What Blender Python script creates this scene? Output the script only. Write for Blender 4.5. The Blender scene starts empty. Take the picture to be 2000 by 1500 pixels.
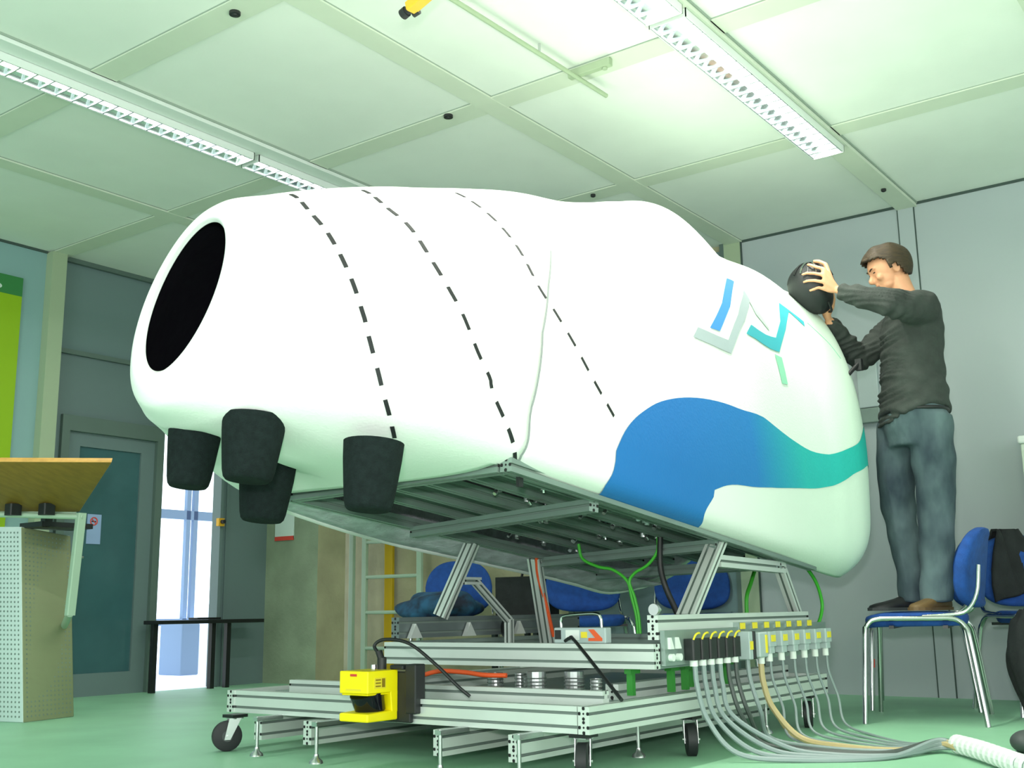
import bpy, bmesh, math, random
import numpy as np
from mathutils import Vector, Matrix
random.seed(7)
PI = math.pi
scene = bpy.context.scene
C = scene.collection

# ------------------------------------------------------------ camera, world, light, exposure
cam = bpy.data.objects.new('camera', bpy.data.cameras.new('camera')); C.objects.link(cam)
cam.data.sensor_width = 36; cam.data.lens = 2187/2000*36; cam.data.clip_start = .05
pt, rl, yw = math.radians(11.38), math.radians(-.8), math.radians(36.57)
Fh = Vector((math.cos(yw), math.sin(yw), 0)); Rh = Vector((math.sin(yw), -math.cos(yw), 0)); Zv = Vector((0, 0, 1))
Fw = Fh*math.cos(pt)+Zv*math.sin(pt); U0 = -Fh*math.sin(pt)+Zv*math.cos(pt)
Rw = Rh*math.cos(rl)+U0*math.sin(rl); Uw = -Rh*math.sin(rl)+U0*math.cos(rl)
M = Matrix((Rw, Uw, -Fw)).transposed().to_4x4(); M.translation = Vector((0, 0, .5))
cam.matrix_world = M
scene.camera = cam
w = bpy.data.worlds.new('world'); scene.world = w; w.use_nodes = True
w.node_tree.nodes['Background'].inputs[0].default_value = (.90, 1.0, .96, 1)
w.node_tree.nodes['Background'].inputs[1].default_value = 1.28
scene.view_settings.view_transform = 'Standard'; scene.view_settings.look = 'None'
scene.view_settings.exposure = 0.0; scene.view_settings.gamma = 1
def area(name, loc, rot, sx, sy, power, col):
    l = bpy.data.lights.new(name, 'AREA'); l.shape = 'RECTANGLE'; l.size = sx; l.size_y = sy; l.energy = power; l.color = col
    o = bpy.data.objects.new(name, l); o.location = loc; o.rotation_euler = rot; C.objects.link(o); return o
# the photographer's flash, a little above and left of the lens
fl = area('camera_flash', (-.05, .02, .72), (0, 0, 0), .12, .08, 62, (1, 1, .98))
fl.rotation_euler = (Fw).to_track_quat('-Z', 'Y').to_euler()
# daylight from the windows behind and to the right of the camera
wl = area('window_daylight', (1.2, -3.2, 1.7), (0, 0, 0), 5.0, 2.0, 60, (.97, 1, .98))
wl.rotation_euler = Vector((.32, .92, .08)).to_track_quat('-Z', 'Z').to_euler()

wb = area('added_left_fill', (-2.6, 2.6, 1.5), (0, 0, 0), 4.5, 2.2, 110, (.97, 1, .98))  # added fill from the left, lifts the left wall, floor and ceiling
wb.rotation_euler = Vector((.95, .35, .10)).to_track_quat('-Z', 'Z').to_euler()
# unseen warm fill light, added right of the picture to brighten the ceiling
ul = area('added_ceiling_fill', (2.2, .2, 1.1), (0, 0, 0), .5, .5, 25, (1, .94, .76))
ul.rotation_euler = Vector((.55, .40, 1)).to_track_quat('-Z', 'Y').to_euler()

# ------------------------------------------------------------ materials
def mat(name, col, rough=.6, metal=0, spec=.5, noise=0, nscale=8, bump=0, bscale=60, col2=None, emit=0, stretch=None):
    m = bpy.data.materials.new(name); m.use_nodes = True; nt = m.node_tree; b = nt.nodes['Principled BSDF']
    b.inputs['Base Color'].default_value = (*col, 1); b.inputs['Roughness'].default_value = rough
    b.inputs['Metallic'].default_value = metal; b.inputs['Specular IOR Level'].default_value = spec
    tc = nt.nodes.new('ShaderNodeTexCoord'); src = tc.outputs['Object']
    if stretch:
        mp = nt.nodes.new('ShaderNodeMapping'); mp.inputs['Scale'].default_value = stretch
        nt.links.new(src, mp.inputs[0]); src = mp.outputs[0]
    if noise or col2:
        n = nt.nodes.new('ShaderNodeTexNoise'); n.inputs['Scale'].default_value = nscale; n.inputs['Detail'].default_value = 4
        nt.links.new(src, n.inputs['Vector'])
        r = nt.nodes.new('ShaderNodeValToRGB'); r.color_ramp.elements[0].position = .35; r.color_ramp.elements[1].position = .65
        c2 = col2 or tuple(min(1, c*(1-noise)) for c in col)
        r.color_ramp.elements[0].color = (*c2, 1); r.color_ramp.elements[1].color = (*col, 1)
        nt.links.new(n.outputs['Fac'], r.inputs[0]); nt.links.new(r.outputs[0], b.inputs['Base Color'])
    if bump:
        n = nt.nodes.new('ShaderNodeTexNoise'); n.inputs['Scale'].default_value = bscale; n.inputs['Detail'].default_value = 3
        nt.links.new(src, n.inputs['Vector'])
        bp = nt.nodes.new('ShaderNodeBump'); bp.inputs['Strength'].default_value = bump; bp.inputs['Distance'].default_value = .01
        nt.links.new(n.outputs['Fac'], bp.inputs['Height']); nt.links.new(bp.outputs[0], b.inputs['Normal'])
    if emit:
        b.inputs['Emission Color'].default_value = (*col, 1); b.inputs['Emission Strength'].default_value = emit
    return m
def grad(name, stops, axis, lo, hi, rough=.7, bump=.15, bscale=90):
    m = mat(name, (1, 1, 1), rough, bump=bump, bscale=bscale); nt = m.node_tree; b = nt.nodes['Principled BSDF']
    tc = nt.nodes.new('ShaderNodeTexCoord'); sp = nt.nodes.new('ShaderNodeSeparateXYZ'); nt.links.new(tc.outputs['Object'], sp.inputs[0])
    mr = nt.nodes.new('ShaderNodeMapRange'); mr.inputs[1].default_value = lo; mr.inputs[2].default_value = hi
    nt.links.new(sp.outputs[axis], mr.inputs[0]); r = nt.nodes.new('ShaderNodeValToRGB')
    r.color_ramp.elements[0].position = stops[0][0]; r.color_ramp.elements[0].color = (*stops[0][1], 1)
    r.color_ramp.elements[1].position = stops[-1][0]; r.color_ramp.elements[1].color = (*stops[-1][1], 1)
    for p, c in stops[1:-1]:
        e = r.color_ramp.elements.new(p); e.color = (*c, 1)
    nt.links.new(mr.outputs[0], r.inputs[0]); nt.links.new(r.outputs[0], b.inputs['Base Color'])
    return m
K = dict(
 ceil=mat('ceiling_panel', (.82, .86, .80), .85, noise=.04, nscale=3, bump=.05),
 strip=mat('ceiling_strip', (.66, .72, .60), .7, noise=.03),
 trunk=mat('white_trunking', (.72, .78, .74), .5),
 sgap=mat('strip_edge', (.30, .37, .31), .8),
 gap=mat('dark_gap', (.05, .08, .07), .8),
 wallr=mat('pale_blue_panel', (.40, .46, .47), .6, noise=.05, nscale=1.2),
 walll=mat('teal_grey_panel', (.24, .40, .40), .6, noise=.05, nscale=1.2),
 post=mat('putty_post', (.36, .45, .30), .6),
 floor=mat('green_linoleum', (.30, .60, .385), .5, noise=.12, nscale=2.5, bump=.05, bscale=200),
 glass=mat('dark_glass', (.15, .22, .225), .06, spec=.9),
 dglass=mat('door_glass', (.05, .13, .14), .12, spec=.5, noise=.2, nscale=3),
 frame=mat('grey_green_frame', (.10, .15, .13), .5),
 black=mat('black_plastic', (.012, .014, .015), .5),
 blackm=mat('black_metal', (.015, .018, .018), .35, metal=.3),
 conc=mat('concrete_green', (.27, .34, .23), .85, noise=.25, nscale=3, bump=.3, bscale=40),
 conct=mat('concrete_tan', (.38, .37, .23), .85, noise=.22, nscale=4, bump=.3, bscale=40),
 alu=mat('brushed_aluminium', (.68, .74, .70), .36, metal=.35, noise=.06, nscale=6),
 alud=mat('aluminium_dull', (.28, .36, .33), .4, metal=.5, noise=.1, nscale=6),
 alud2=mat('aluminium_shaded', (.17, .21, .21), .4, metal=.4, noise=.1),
 slot=mat('groove_shadow_gap', (.20, .26, .23), .6, metal=.3),
 trunkl=mat('trunk_face', (.74, .80, .78), .5),
 hole=mat('profile_hole', (.01, .012, .012), .9),
 steel=mat('steel', (.6, .62, .62), .25, metal=.9),
 chrome=mat('chrome', (.46, .50, .48), .14, metal=1),
 rubber=mat('black_rubber', (.012, .014, .016), .6),
 foam=mat('black_foam', (.010, .017, .017), .9, spec=.15, noise=.3, nscale=60, bump=.4, bscale=250),
 felt=mat('grey_felt', (.60, .63, .67), .95, noise=.3, nscale=14, bump=.5, bscale=80),
 liner=mat('black_liner', (.006, .004, .010), .5, bump=.2, bscale=20),
 seam=mat('seam_line', (.25, .28, .28), .8),
 ink=mat('black_print', (.008, .01, .012), .7),
 lgrey=mat('logo_grey', (.32, .39, .41), .7), lthin=mat('logo_pale', (.42, .56, .47), .7), lgreen=mat('logo_green', (.25, .60, .42), .7),
 lblue=mat('logo_blue', (.03, .22, .62), .7), lteal=mat('logo_teal', (.03, .36, .43), .7),
 yellow=mat('yellow_plastic', (.95, .80, .0), .4), yel2=mat('yellow_marker', (.80, .66, .03), .5),
 ymark=mat('brown_print', (.25, .16, .0), .6), lens=mat('dark_window', (.004, .004, .008), .08),
 orange=mat('orange_hose', (.75, .10, .02), .5), green=mat('green_cable', (.05, .42, .03), .5), greenc=mat('green_clip', (.03, .25, .03), .5),
 cable=mat('grey_cable', (.25, .31, .31), .5), cablet=mat('tan_cable', (.50, .40, .20), .5), cablek=mat('dark_cable', (.06, .075, .07), .5),
 white=mat('white_plastic', (.75, .80, .76), .5), lplastic=mat('light_grey_plastic', (.40, .48, .48), .5),
 blue=mat('blue_upholstery', (.008, .07, .32), .85, noise=.25, nscale=30, bump=.3, bscale=200),
 wood=mat('beech_wood', (.62, .34, .08), .45, noise=.2, nscale=4, stretch=(1, 8, 8)),
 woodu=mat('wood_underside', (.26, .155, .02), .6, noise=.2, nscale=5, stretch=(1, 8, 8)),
 lime=mat('lime_print', (.27, .46, .0), .6), dgreen=mat('dark_green_print', (.03, .20, .05), .6),
 skin=mat('skin', (.72, .36, .20), .55, noise=.08, nscale=20), hair=mat('brown_hair', (.055, .035, .014), .6, noise=.5, nscale=25, bump=.5, bscale=60, stretch=(1, 1, 5)),
 shirt=mat('charcoal_jersey', (.040, .050, .044), .9, noise=.25, nscale=12, bump=.7, bscale=22),
 jeans=mat('washed_denim', (.12, .18, .19), .9, col2=(.022, .040, .055), nscale=5, bump=.4, bscale=30, stretch=(1, 1, .5)),
 shoeb=mat('black_shoe', (.012, .014, .016), .5), shoet=mat('brown_shoe', (.16, .10, .035), .6), eye=mat('eye_dark', (.03, .02, .015), .3),
 lip=mat('lip', (.55, .24, .17), .5), red=mat('red_print', (.65, .06, .04), .5), paper=mat('paper', (.60, .72, .66), .6),
 door=mat('grey_steel_door', (.13, .19, .19), .45), cab=mat('cream_cabinet', (.62, .72, .60), .5),
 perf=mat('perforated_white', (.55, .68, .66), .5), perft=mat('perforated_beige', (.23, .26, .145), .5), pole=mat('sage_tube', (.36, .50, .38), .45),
 yladder=mat('yellow_fibreglass', (.50, .33, .0), .5), cloth=mat('blue_cloth', (.02, .10, .20), .9, col2=(.01, .015, .03), nscale=9, bump=.6, bscale=15),
 kcloth=mat('black_cloth', (.014, .017, .018), .95, noise=.3, nscale=10, bump=.5, bscale=30),
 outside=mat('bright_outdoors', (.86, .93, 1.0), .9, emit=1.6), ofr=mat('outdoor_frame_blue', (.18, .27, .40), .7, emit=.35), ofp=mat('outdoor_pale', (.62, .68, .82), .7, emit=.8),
 tube=mat('lamp_tube', (1, 1, .98), .5, emit=4), refl=mat('lamp_reflector', (.75, .80, .80), .18, metal=.9), louv=mat('lamp_louvre', (.55, .60, .64), .3, metal=.5),
 camy=mat('amber_body', (.80, .42, .02), .4), grub=mat('dark_grey_rubber', (.05, .06, .06), .6),
)
K['hull'] = grad('white_foam_green_bounce', [(0, (.80, .83, .80)), (.50, (.78, .82, .79)), (.85, (.68, .82, .71)), (1, (.66, .81, .69))], 0, 2.4, 5.2, bump=.12, bscale=120)  # mint towards the tail is greenish floor bounce put into the colour
K['wave'] = grad('blue_teal_print', [(0, (.008, .15, .46)), (.4, (.010, .18, .50)), (.7, (.012, .42, .42)), (1, (.012, .45, .40))], 0, 3.4, 5.0)

# ------------------------------------------------------------ helpers
def tag(o, label=None, cat=None, group=None, kind=None):
    if label: o['label'] = label
    if cat: o['category'] = cat
    if group: o['group'] = group
    if kind: o['kind'] = kind
    return o
def link(name, bm, m, parent=None, smooth=False, bevel=0):
    me = bpy.data.meshes.new(name); bmesh.ops.recalc_face_normals(bm, faces=bm.faces) if smooth != 'keep' else None
    bm.to_mesh(me); bm.free()
    for x in (m if isinstance(m, (list, tuple)) else [m]): me.materials.append(K[x])
    if smooth:
        for p in me.polygons: p.use_smooth = True
    o = bpy.data.objects.new(name, me); C.objects.link(o)
    if parent is not None: o.parent = parent; o.matrix_parent_inverse = Matrix.Translation(-parent.location) if parent.rotation_euler.z == 0 else Matrix()
    if bevel:
        b = o.modifiers.new('bevel', 'BEVEL'); b.width = bevel; b.segments = 2; b.limit_method = 'ANGLE'
    if smooth is True:
        try:
            me.set_sharp_from_angle(angle=math.radians(50))
        except Exception: pass
    return o
def empty(name, loc, label, cat, group=None, rz=0):
    o = bpy.data.objects.new(name, None); o.empty_display_size = .1; o.location = loc; o.rotation_euler = (0, 0, rz); C.objects.link(o)
    return tag(o, label, cat, group)
def B(): return bmesh.new()
def setmi(bm, n0, mi):
    bm.faces.ensure_lookup_table()
    for f in bm.faces[n0:]: f.material_index = mi
def box(bm, x0, x1, y0, y1, z0, z1, mi=0):
    n = len(bm.faces)
    v = [bm.verts.new(p) for p in ((x0,y0,z0),(x1,y0,z0),(x1,y1,z0),(x0,y1,z0),(x0,y0,z1),(x1,y0,z1),(x1,y1,z1),(x0,y1,z1))]
    for f in ((3,2,1,0),(4,5,6,7),(0,1,5,4),(1,2,6,5),(2,3,7,6),(3,0,4,7)): bm.faces.new([v[i] for i in f])
    setmi(bm, n, mi); return bm
def hexa(bm, pts, mi=0):
    n = len(bm.faces); v = [bm.verts.new(p) for p in pts]
    for f in ((3,2,1,0),(4,5,6,7),(0,1,5,4),(1,2,6,5),(2,3,7,6),(3,0,4,7)): bm.faces.new([v[i] for i in f])
    setmi(bm, n, mi); return bm
def frame_of(d, up=Vector((0, 0, 1))):
    d = Vector(d).normalized(); s = d.cross(up)
    if s.length < 1e-4: s = d.cross(Vector((1, 0, 0)))
    s.normalize(); u = s.cross(d).normalized(); return d, s, u
def loft(bm, rings, closed=True, cap=True, mi=0):
    n = len(bm.faces); R = [[bm.verts.new(p) for p in r] for r in rings]; k = len(R[0])
    for a, b in zip(R, R[1:]):
        for i in range(k if closed else k-1):
            j = (i+1) % k; bm.faces.new((a[i], a[j], b[j], b[i]))
    if cap:
        bm.faces.new(R[0][::-1]); bm.faces.new(R[-1])
    setmi(bm, n, mi); return R
def cr(pts, sub=6):
    P = [Vector(p) for p in pts]; P = [P[0]*2-P[1]]+P+[P[-1]*2-P[-2]]; out = []
    for i in range(1, len(P)-2):
        for k in range(sub):
            t = k/sub; a, b, c, d = P[i-1:i+3]
            out.append(.5*((2*b)+(c-a)*t+(2*a-5*b+4*c-d)*t*t+(-a+3*b-3*c+d)*t**3))
    out.append(P[-2]); return out
def tube(bm, pts, r, n=8, mi=0, smoothc=0, cap=True, rf=None):
    P = cr(pts, smoothc) if smoothc else [Vector(p) for p in pts]
    if smoothc and isinstance(r, (list, tuple)): r = [q.x for q in cr([Vector((k, 0, 0)) for k in r], smoothc)]
    rings = []; up = None
    for i, p in enumerate(P):
        d = (P[min(i+1, len(P)-1)]-P[max(i-1, 0)])
        if d.length < 1e-7: d = Vector((0, 0, 1))
        d.normalize()
        if up is None: _, s, up = frame_of(d)
        else:
            s = d.cross(up)
            if s.length < 1e-4: _, s, up = frame_of(d)
            s.normalize(); up = s.cross(d)
        rr = rf(i, len(P)) if rf else (r[i] if isinstance(r, (list, tuple)) else r)
        rings.append([p+(s*math.cos(a)+up*math.sin(a))*rr for a in (2*PI*k/n for k in range(n))])
    loft(bm, rings, cap=cap, mi=mi); return bm
def cyl(bm, p0, p1, r, n=16, mi=0, r1=None):
    return tube(bm, [p0, p1], [r, r if r1 is None else r1], n, mi)
def disc(bm, c, nrm, r, n=10, mi=0, squash=1):
    d, s, u = frame_of(nrm); k = len(bm.faces)
    bm.faces.new([bm.verts.new(Vector(c)+s*r*math.cos(a)+u*r*squash*math.sin(a)) for a in (2*PI*i/n for i in range(n))]); setmi(bm, k, mi)
def sphere(bm, c, r, sc=(1, 1, 1), seg=16, mi=0, rot=None):
    n = len(bm.faces); res = bmesh.ops.create_uvsphere(bm, u_segments=seg, v_segments=max(6, seg*2//3), radius=r)
    Mx = Matrix.Translation(c) @ (rot.to_4x4() if rot else Matrix()) @ Matrix.Diagonal((*sc, 1))
    bmesh.ops.transform(bm, matrix=Mx, verts=res['verts']); setmi(bm, n, mi)
def rprism(bm, c, hx, hy, z0, z1, r, ax=(1,0,0), ay=(0,1,0), az=(0,0,1), mi=0, seg=5):
    ax, ay, az, c = Vector(ax), Vector(ay), Vector(az), Vector(c); ring = []
    for cx, cy, a0 in ((hx-r, hy-r, 0), (-hx+r, hy-r, PI/2), (-hx+r, -hy+r, PI), (hx-r, -hy+r, 1.5*PI)):
        for k in range(seg+1):
            a = a0+PI/2*k/seg; ring.append((cx+r*math.cos(a), cy+r*math.sin(a)))
    loft(bm, [[c+ax*x+ay*y+az*z for x, y in ring] for z in (z0, z1)], mi=mi)
def profile(bm, p0, p1, nw, nh, up=(0, 0, 1), u=.04, caps=(1, 1), g=.0045, d=.009):
    """slotted aluminium extrusion, nw x nh modules of u; material 0 metal, 1 slot floor, 2 holes"""
    p0, p1 = Vector(p0), Vector(p1); dr, s, uu = frame_of(p1-p0, Vector(up)); W, Hh = nw*u/2, nh*u/2
    out = []; tags = []
    def side(n, a, b, nrm):
        for k in range(n):
            t0 = a+(b-a)*(k/n); t1 = a+(b-a)*((k+1)/n); m = (t0+t1)/2; e = (b-a).normalized()
            for q, tg in ((t0, 0), (m-e*g*1.4, 0), (m-e*g, 1), (m-e*g*1.1-nrm*d, 1), (m+e*g*1.1-nrm*d, 1), (m+e*g, 0), (m+e*g*1.4, 0)): out.append(q); tags.append(tg)
    X, Y = Vector((1, 0)), Vector((0, 1))
    side(nw, Vector((-W, -Hh)), Vector((W, -Hh)), -Y); side(nh, Vector((W, -Hh)), Vector((W, Hh)), X)
    side(nw, Vector((W, Hh)), Vector((-W, Hh)), Y); side(nh, Vector((-W, Hh)), Vector((-W, -Hh)), -X)
    n0 = len(bm.faces); rings = [[p+s*q.x+uu*q.y for q in out] for p in (p0, p1)]; loft(bm, rings, cap=True)
    bm.faces.ensure_lookup_table()
    for i, t in enumerate(tags):
        if t: bm.faces[n0+i].material_index = 1
    for e, (p, sg) in enumerate(((p0, -1), (p1, 1))):
        if not caps[e]: continue
        for i in range(nw):
            for j in range(nh):
                cx, cy = -W+u*(i+.5), -Hh+u*(j+.5)
                q = p+dr*sg*.0008
                disc(bm, q+s*cx+uu*cy, dr*sg, u*.085, 8, 2)
                for ax, ay in ((1, 0), (-1, 0), (0, 1), (0, -1)):
                    disc(bm, q+s*(cx+ax*u*.37)+uu*(cy+ay*u*.37), dr*sg, u*.13, 8, 2)
    return bm
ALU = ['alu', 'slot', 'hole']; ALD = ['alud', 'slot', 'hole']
def skin(verts, edges, radii, sub=2, root=0):
    me = bpy.data.meshes.new('t'); me.from_pydata([tuple(v) for v in verts], edges, []); o = bpy.data.objects.new('t', me); C.objects.link(o)
    sk = o.modifiers.new('s', 'SKIN'); sk.use_smooth_shade = True
    for i, v in enumerate(me.skin_vertices[0].data):
        r = radii[i]; v.radius = r if isinstance(r, (tuple, list)) else (r, r); v.use_root = (i == root)
    if sub: ss = o.modifiers.new('u', 'SUBSURF'); ss.levels = sub; ss.render_levels = sub
    dg = bpy.context.evaluated_depsgraph_get(); ev = o.evaluated_get(dg); m2 = bpy.data.meshes.new_from_object(ev)
    bm = B(); bm.from_mesh(m2); bpy.data.objects.remove(o); bpy.data.meshes.remove(me); bpy.data.meshes.remove(m2)
    for f in bm.faces: f.material_index = 0
    return bm
def merge(dst, src, mi=None):
    n = len(dst.faces); t = bpy.data.meshes.new('m'); src.to_mesh(t); src.free(); dst.from_mesh(t); bpy.data.meshes.remove(t)
    if mi is not None: setmi(dst, n, mi)
def copy_tree(o, parent=None):
    c = o.copy(); C.objects.link(c)
    if parent is not None: c.parent = parent
    for ch in [x for x in list(o.children)]: copy_tree(ch, c)
    return c

# ------------------------------------------------------------ room
def struct(name, bm, m, **k): return tag(link(name, bm, m, **k), kind='structure')
struct('floor', box(B(), -3, 6.5, -4, 6.5, -.06, 0), 'floor')
struct('ceiling', box(B(), -3, 6.5, -4, 6.6, 2.8, 2.9), 'ceil')
tn = [0]
def trim(bm, m, **k):
    tn[0] += 1; return struct('trim_%d' % tn[0], bm, m, **k)
for x in (-.03, 1.29, 2.565, 3.835, 5.115):                    # ceiling battens running across
    b = B(); box(b, x-.062, x+.062, -4, 6.5, 2.790, 2.8)
    box(b, x-.065, x-.062, -4, 6.5, 2.796, 2.8, 1); box(b, x+.062, x+.065, -4, 6.5, 2.796, 2.8, 1); trim(b, ['strip', 'sgap'])
for y in (.72, 2.95, 5.33, -.5, -1.7, -2.9):                              # battens running along
    b = B(); box(b, -3, 6.4, y-.055, y+.055, 2.788, 2.8)
    box(b, -3, 6.4, y-.058, y-.055, 2.796, 2.8, 1); trim(b, ['strip', 'sgap'])
for y0, y1 in ((1.79, 1.905), (4.09, 4.27)):                         # light trunking
    b = B(); box(b, -3, 6.4, y0, y1, 2.772, 2.8); box(b, -3, 6.4, y0-.006, y0, 2.79, 2.8, 1); trim(b, ['trunk' if y0 > 4 else 'strip', 'sgap'])
# right-hand wall
struct('wall_right', box(B(), 6.4, 6.5, -4, 3.02, 0, 2.8), 'wallr')
b = B(); box(b, 6.385, 6.4, 2.905, 3.02, 0, 2.8); box(b, 6.384, 6.4, 2.898, 2.905, 0, 2.8, 1); trim(b, ['post', 'gap'])
b = B(); box(b, 6.394, 6.4, 1.812, 1.900, 0, 2.8); box(b, 6.395, 6.4, 1.900, 1.907, 0, 2.78, 1); box(b, 6.395, 6.4, 1.805, 1.812, 0, 2.78, 1); trim(b, ['wallr', 'gap'])
b = B(); box(b, 6.394, 6.4, -4, 2.9, 2.785, 2.8, 0); trim(b, 'gap')
# far wall
b = B(); box(b, 6.42, 6.5, 3.02, 6.5, 0, 2.8); struct('wall_back', b, 'conct')
b = B(); box(b, 6.405, 6.42, 3.05, 4.25, .02, 2.76); box(b, 6.385, 6.42, 3.02, 3.05, 0, 2.8, 1); box(b, 6.385, 6.42, 4.25, 4.29, 0, 2.8, 1); box(b, 6.395, 6.42, 3.05, 4.25, .9, .94, 1)
struct('window_1', b, ['glass', 'frame'])
# left-hand wall, solid part
b = B(); box(b, -3, 3.76, 6.5, 6.6, 0, 2.8); box(b, -3, 3.76, 6.49, 6.5, 2.785, 2.8, 1); struct('wall_left', b, ['walll', 'gap'])
trim(box(B(), 3.76, 3.862, 6.43, 6.6, 0, 2.79), 'post')
# glazed transom and panels over the door
b = B(); box(b, 3.862, 6.4, 6.52, 6.55, 2.19, 2.77); box(b, 3.862, 6.4, 6.49, 6.56, 2.16, 2.19, 1); box(b, 3.862, 6.4, 6.49, 6.56, 2.77, 2.8, 1)
box(b, 3.862, 3.875, 6.49, 6.56, 1.74, 2.8, 1); struct('window_2', b, ['glass', 'frame'])
b = B(); box(b, 3.862, 6.4, 6.515, 6.55, 1.76, 2.16); struct('wall_transom', b, 'door')
trim(box(B(), 3.862, 3.93, 6.5, 6.56, 0, 1.76), 'door')
# grey door with frame and dark glazing
b = B(); box(b, 3.93, 4.70, 6.47, 6.56, 1.66, 1.76); box(b, 3.93, 3.985, 6.47, 6.56, 0, 1.66); box(b, 4.645, 4.70, 6.47, 6.56, 0, 1.66)
dr = struct('door_1', b, 'frame')
b = B(); box(b, 3.985, 4.08, 6.50, 6.54, 0, 1.66); box(b, 4.54, 4.645, 6.50, 6.54, 0, 1.66); box(b, 4.08, 4.54, 6.50, 6.54, 1.57, 1.66); box(b, 4.08, 4.54, 6.50, 6.54, 0, .14)
leaf = link('door_leaf', b, 'door', dr)
link('glass_pane', box(B(), 4.08, 4.54, 6.515, 6.525, .14, 1.57), 'dglass', dr)
b = B(); cyl(b, (4.02, 6.50, .86), (4.02, 6.455, .86), .009, 8); cyl(b, (4.02, 6.455, .86), (4.12, 6.455, .86), .009, 8); link('door_handle', b, 'steel', dr, smooth=True)
# bright opening, jambs, head
# grey door leaf standing beside the opening
b = B(); box(b, 5.20, 5.66, 6.50, 6.56, 0, 1.76); box(b, 5.20, 5.225, 6.47, 6.5, 0, 1.76); box(b, 5.27, 5.285, 6.49, 6.5, 0, 1.76)
d2 = struct('door_2', b, 'door')
b = B(); box(b, 5.165, 5.215, 6.44, 6.47, 1.11, 1.165); cyl(b, (5.19, 6.44, 1.14), (5.19, 6.41, 1.14), .014, 10, 1); tag(link('door_lock', b, ['camy', 'black'], d2), 'amber door lock')
# concrete column in the corner
b = B(); box(b, 5.66, 5.935, 5.95, 6.5, 0, 2.8); b.faces.ensure_lookup_table()
for f in b.faces:
    if abs(f.calc_center_median().x-5.66) > .01: f.material_index = 1
trim(b, ['conc', 'conct'])
# space beyond the opening
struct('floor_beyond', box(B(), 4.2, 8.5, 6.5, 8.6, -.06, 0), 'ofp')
b = B(); box(b, 4.5, 8.0, 8.50, 8.52, .0, 2.2)
for x in (5.95, 6.42, 6.50): box(b, x, x+.045, 8.46, 8.50, .45, 2.2, 1)
box(b, 4.5, 8.0, 8.46, 8.50, 1.34, 1.42, 1); box(b, 4.5, 8.0, 8.46, 8.50, .40, .46, 1)
struct('window_3', b, ['outside', 'ofr'])
b = B(); box(b, 6.00, 6.18, 7.9, 8.2, 0, .42, 1); box(b, 6.25, 6.60, 8.0, 8.3, 0, .38, 0); box(b, 6.45, 6.62, 8.0, 8.3, .38, .58, 0)
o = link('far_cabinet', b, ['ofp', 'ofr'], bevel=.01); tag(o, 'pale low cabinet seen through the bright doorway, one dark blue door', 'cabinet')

# ------------------------------------------------------------ things on the walls and ceiling
e = empty('wall_banner', (3.33, 6.49, .9), 'lime green banner with dark green top band on the left wall', 'banner')
link('banner_sheet', box(B(), 3.05, 3.603, 6.482, 6.492, .9, 2.46), 'lime', e)
b = B(); box(b, 3.05, 3.603, 6.481, 6.492, 2.46, 2.58); tag(link('header_band', b, 'dgreen', e), 'dark green top band')
b = B(); disc(b, (3.44, 6.4795, 2.50), (0, -1, 0), .028, 16, squash=.6); link('printed_mark', b, 'paper', e)
e = empty('notice', (4.215, 6.50, 1.04), 'small pale notice with a round red no-smoking sign on the grey door glass', 'sign')
link('notice_sheet', box(B(), 4.17, 4.27, 6.508, 6.513, .95, 1.14), 'dglass' if 0 else 'ofr', e)
b = B(); tube(b, [(4.215+.024*math.cos(a), 6.506, 1.095+.024*math.sin(a)) for a in (2*PI*i/16 for i in range(17))], .004, 6); cyl(b, (4.198, 6.506, 1.112), (4.232, 6.506, 1.078), .003, 6)
link('prohibition_ring', b, 'red', e)
b = B(); box(b, 4.199, 4.231, 6.5065, 6.5075, 1.09, 1.098); link('cigarette_symbol', b, 'black', e)
e = empty('column_notice', (5.65, 6.3, 1.02), 'white notice with a red lower band on the concrete column', 'sign')
link('notice_sheet', box(B(), 5.652, 5.659, 6.20, 6.40, 1.03, 1.26), 'paper', e)
link('red_band', box(B(), 5.650, 5.657, 6.20, 6.40, 1.02, 1.05), 'red', e)
e = empty('wall_control_box', (6.4, 2.15, 1.56), 'pale grey wall box between the white pod and the standing man', 'wall box')
link('box_body', box(B(), 6.37, 6.4, 2.09, 2.21, 1.62, 1.93), 'lplastic', e, bevel=.006); link('lower_ledge', box(B(), 6.36, 6.4, 2.09, 2.215, 1.53, 1.615), 'alud', e, bevel=.004)
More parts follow.
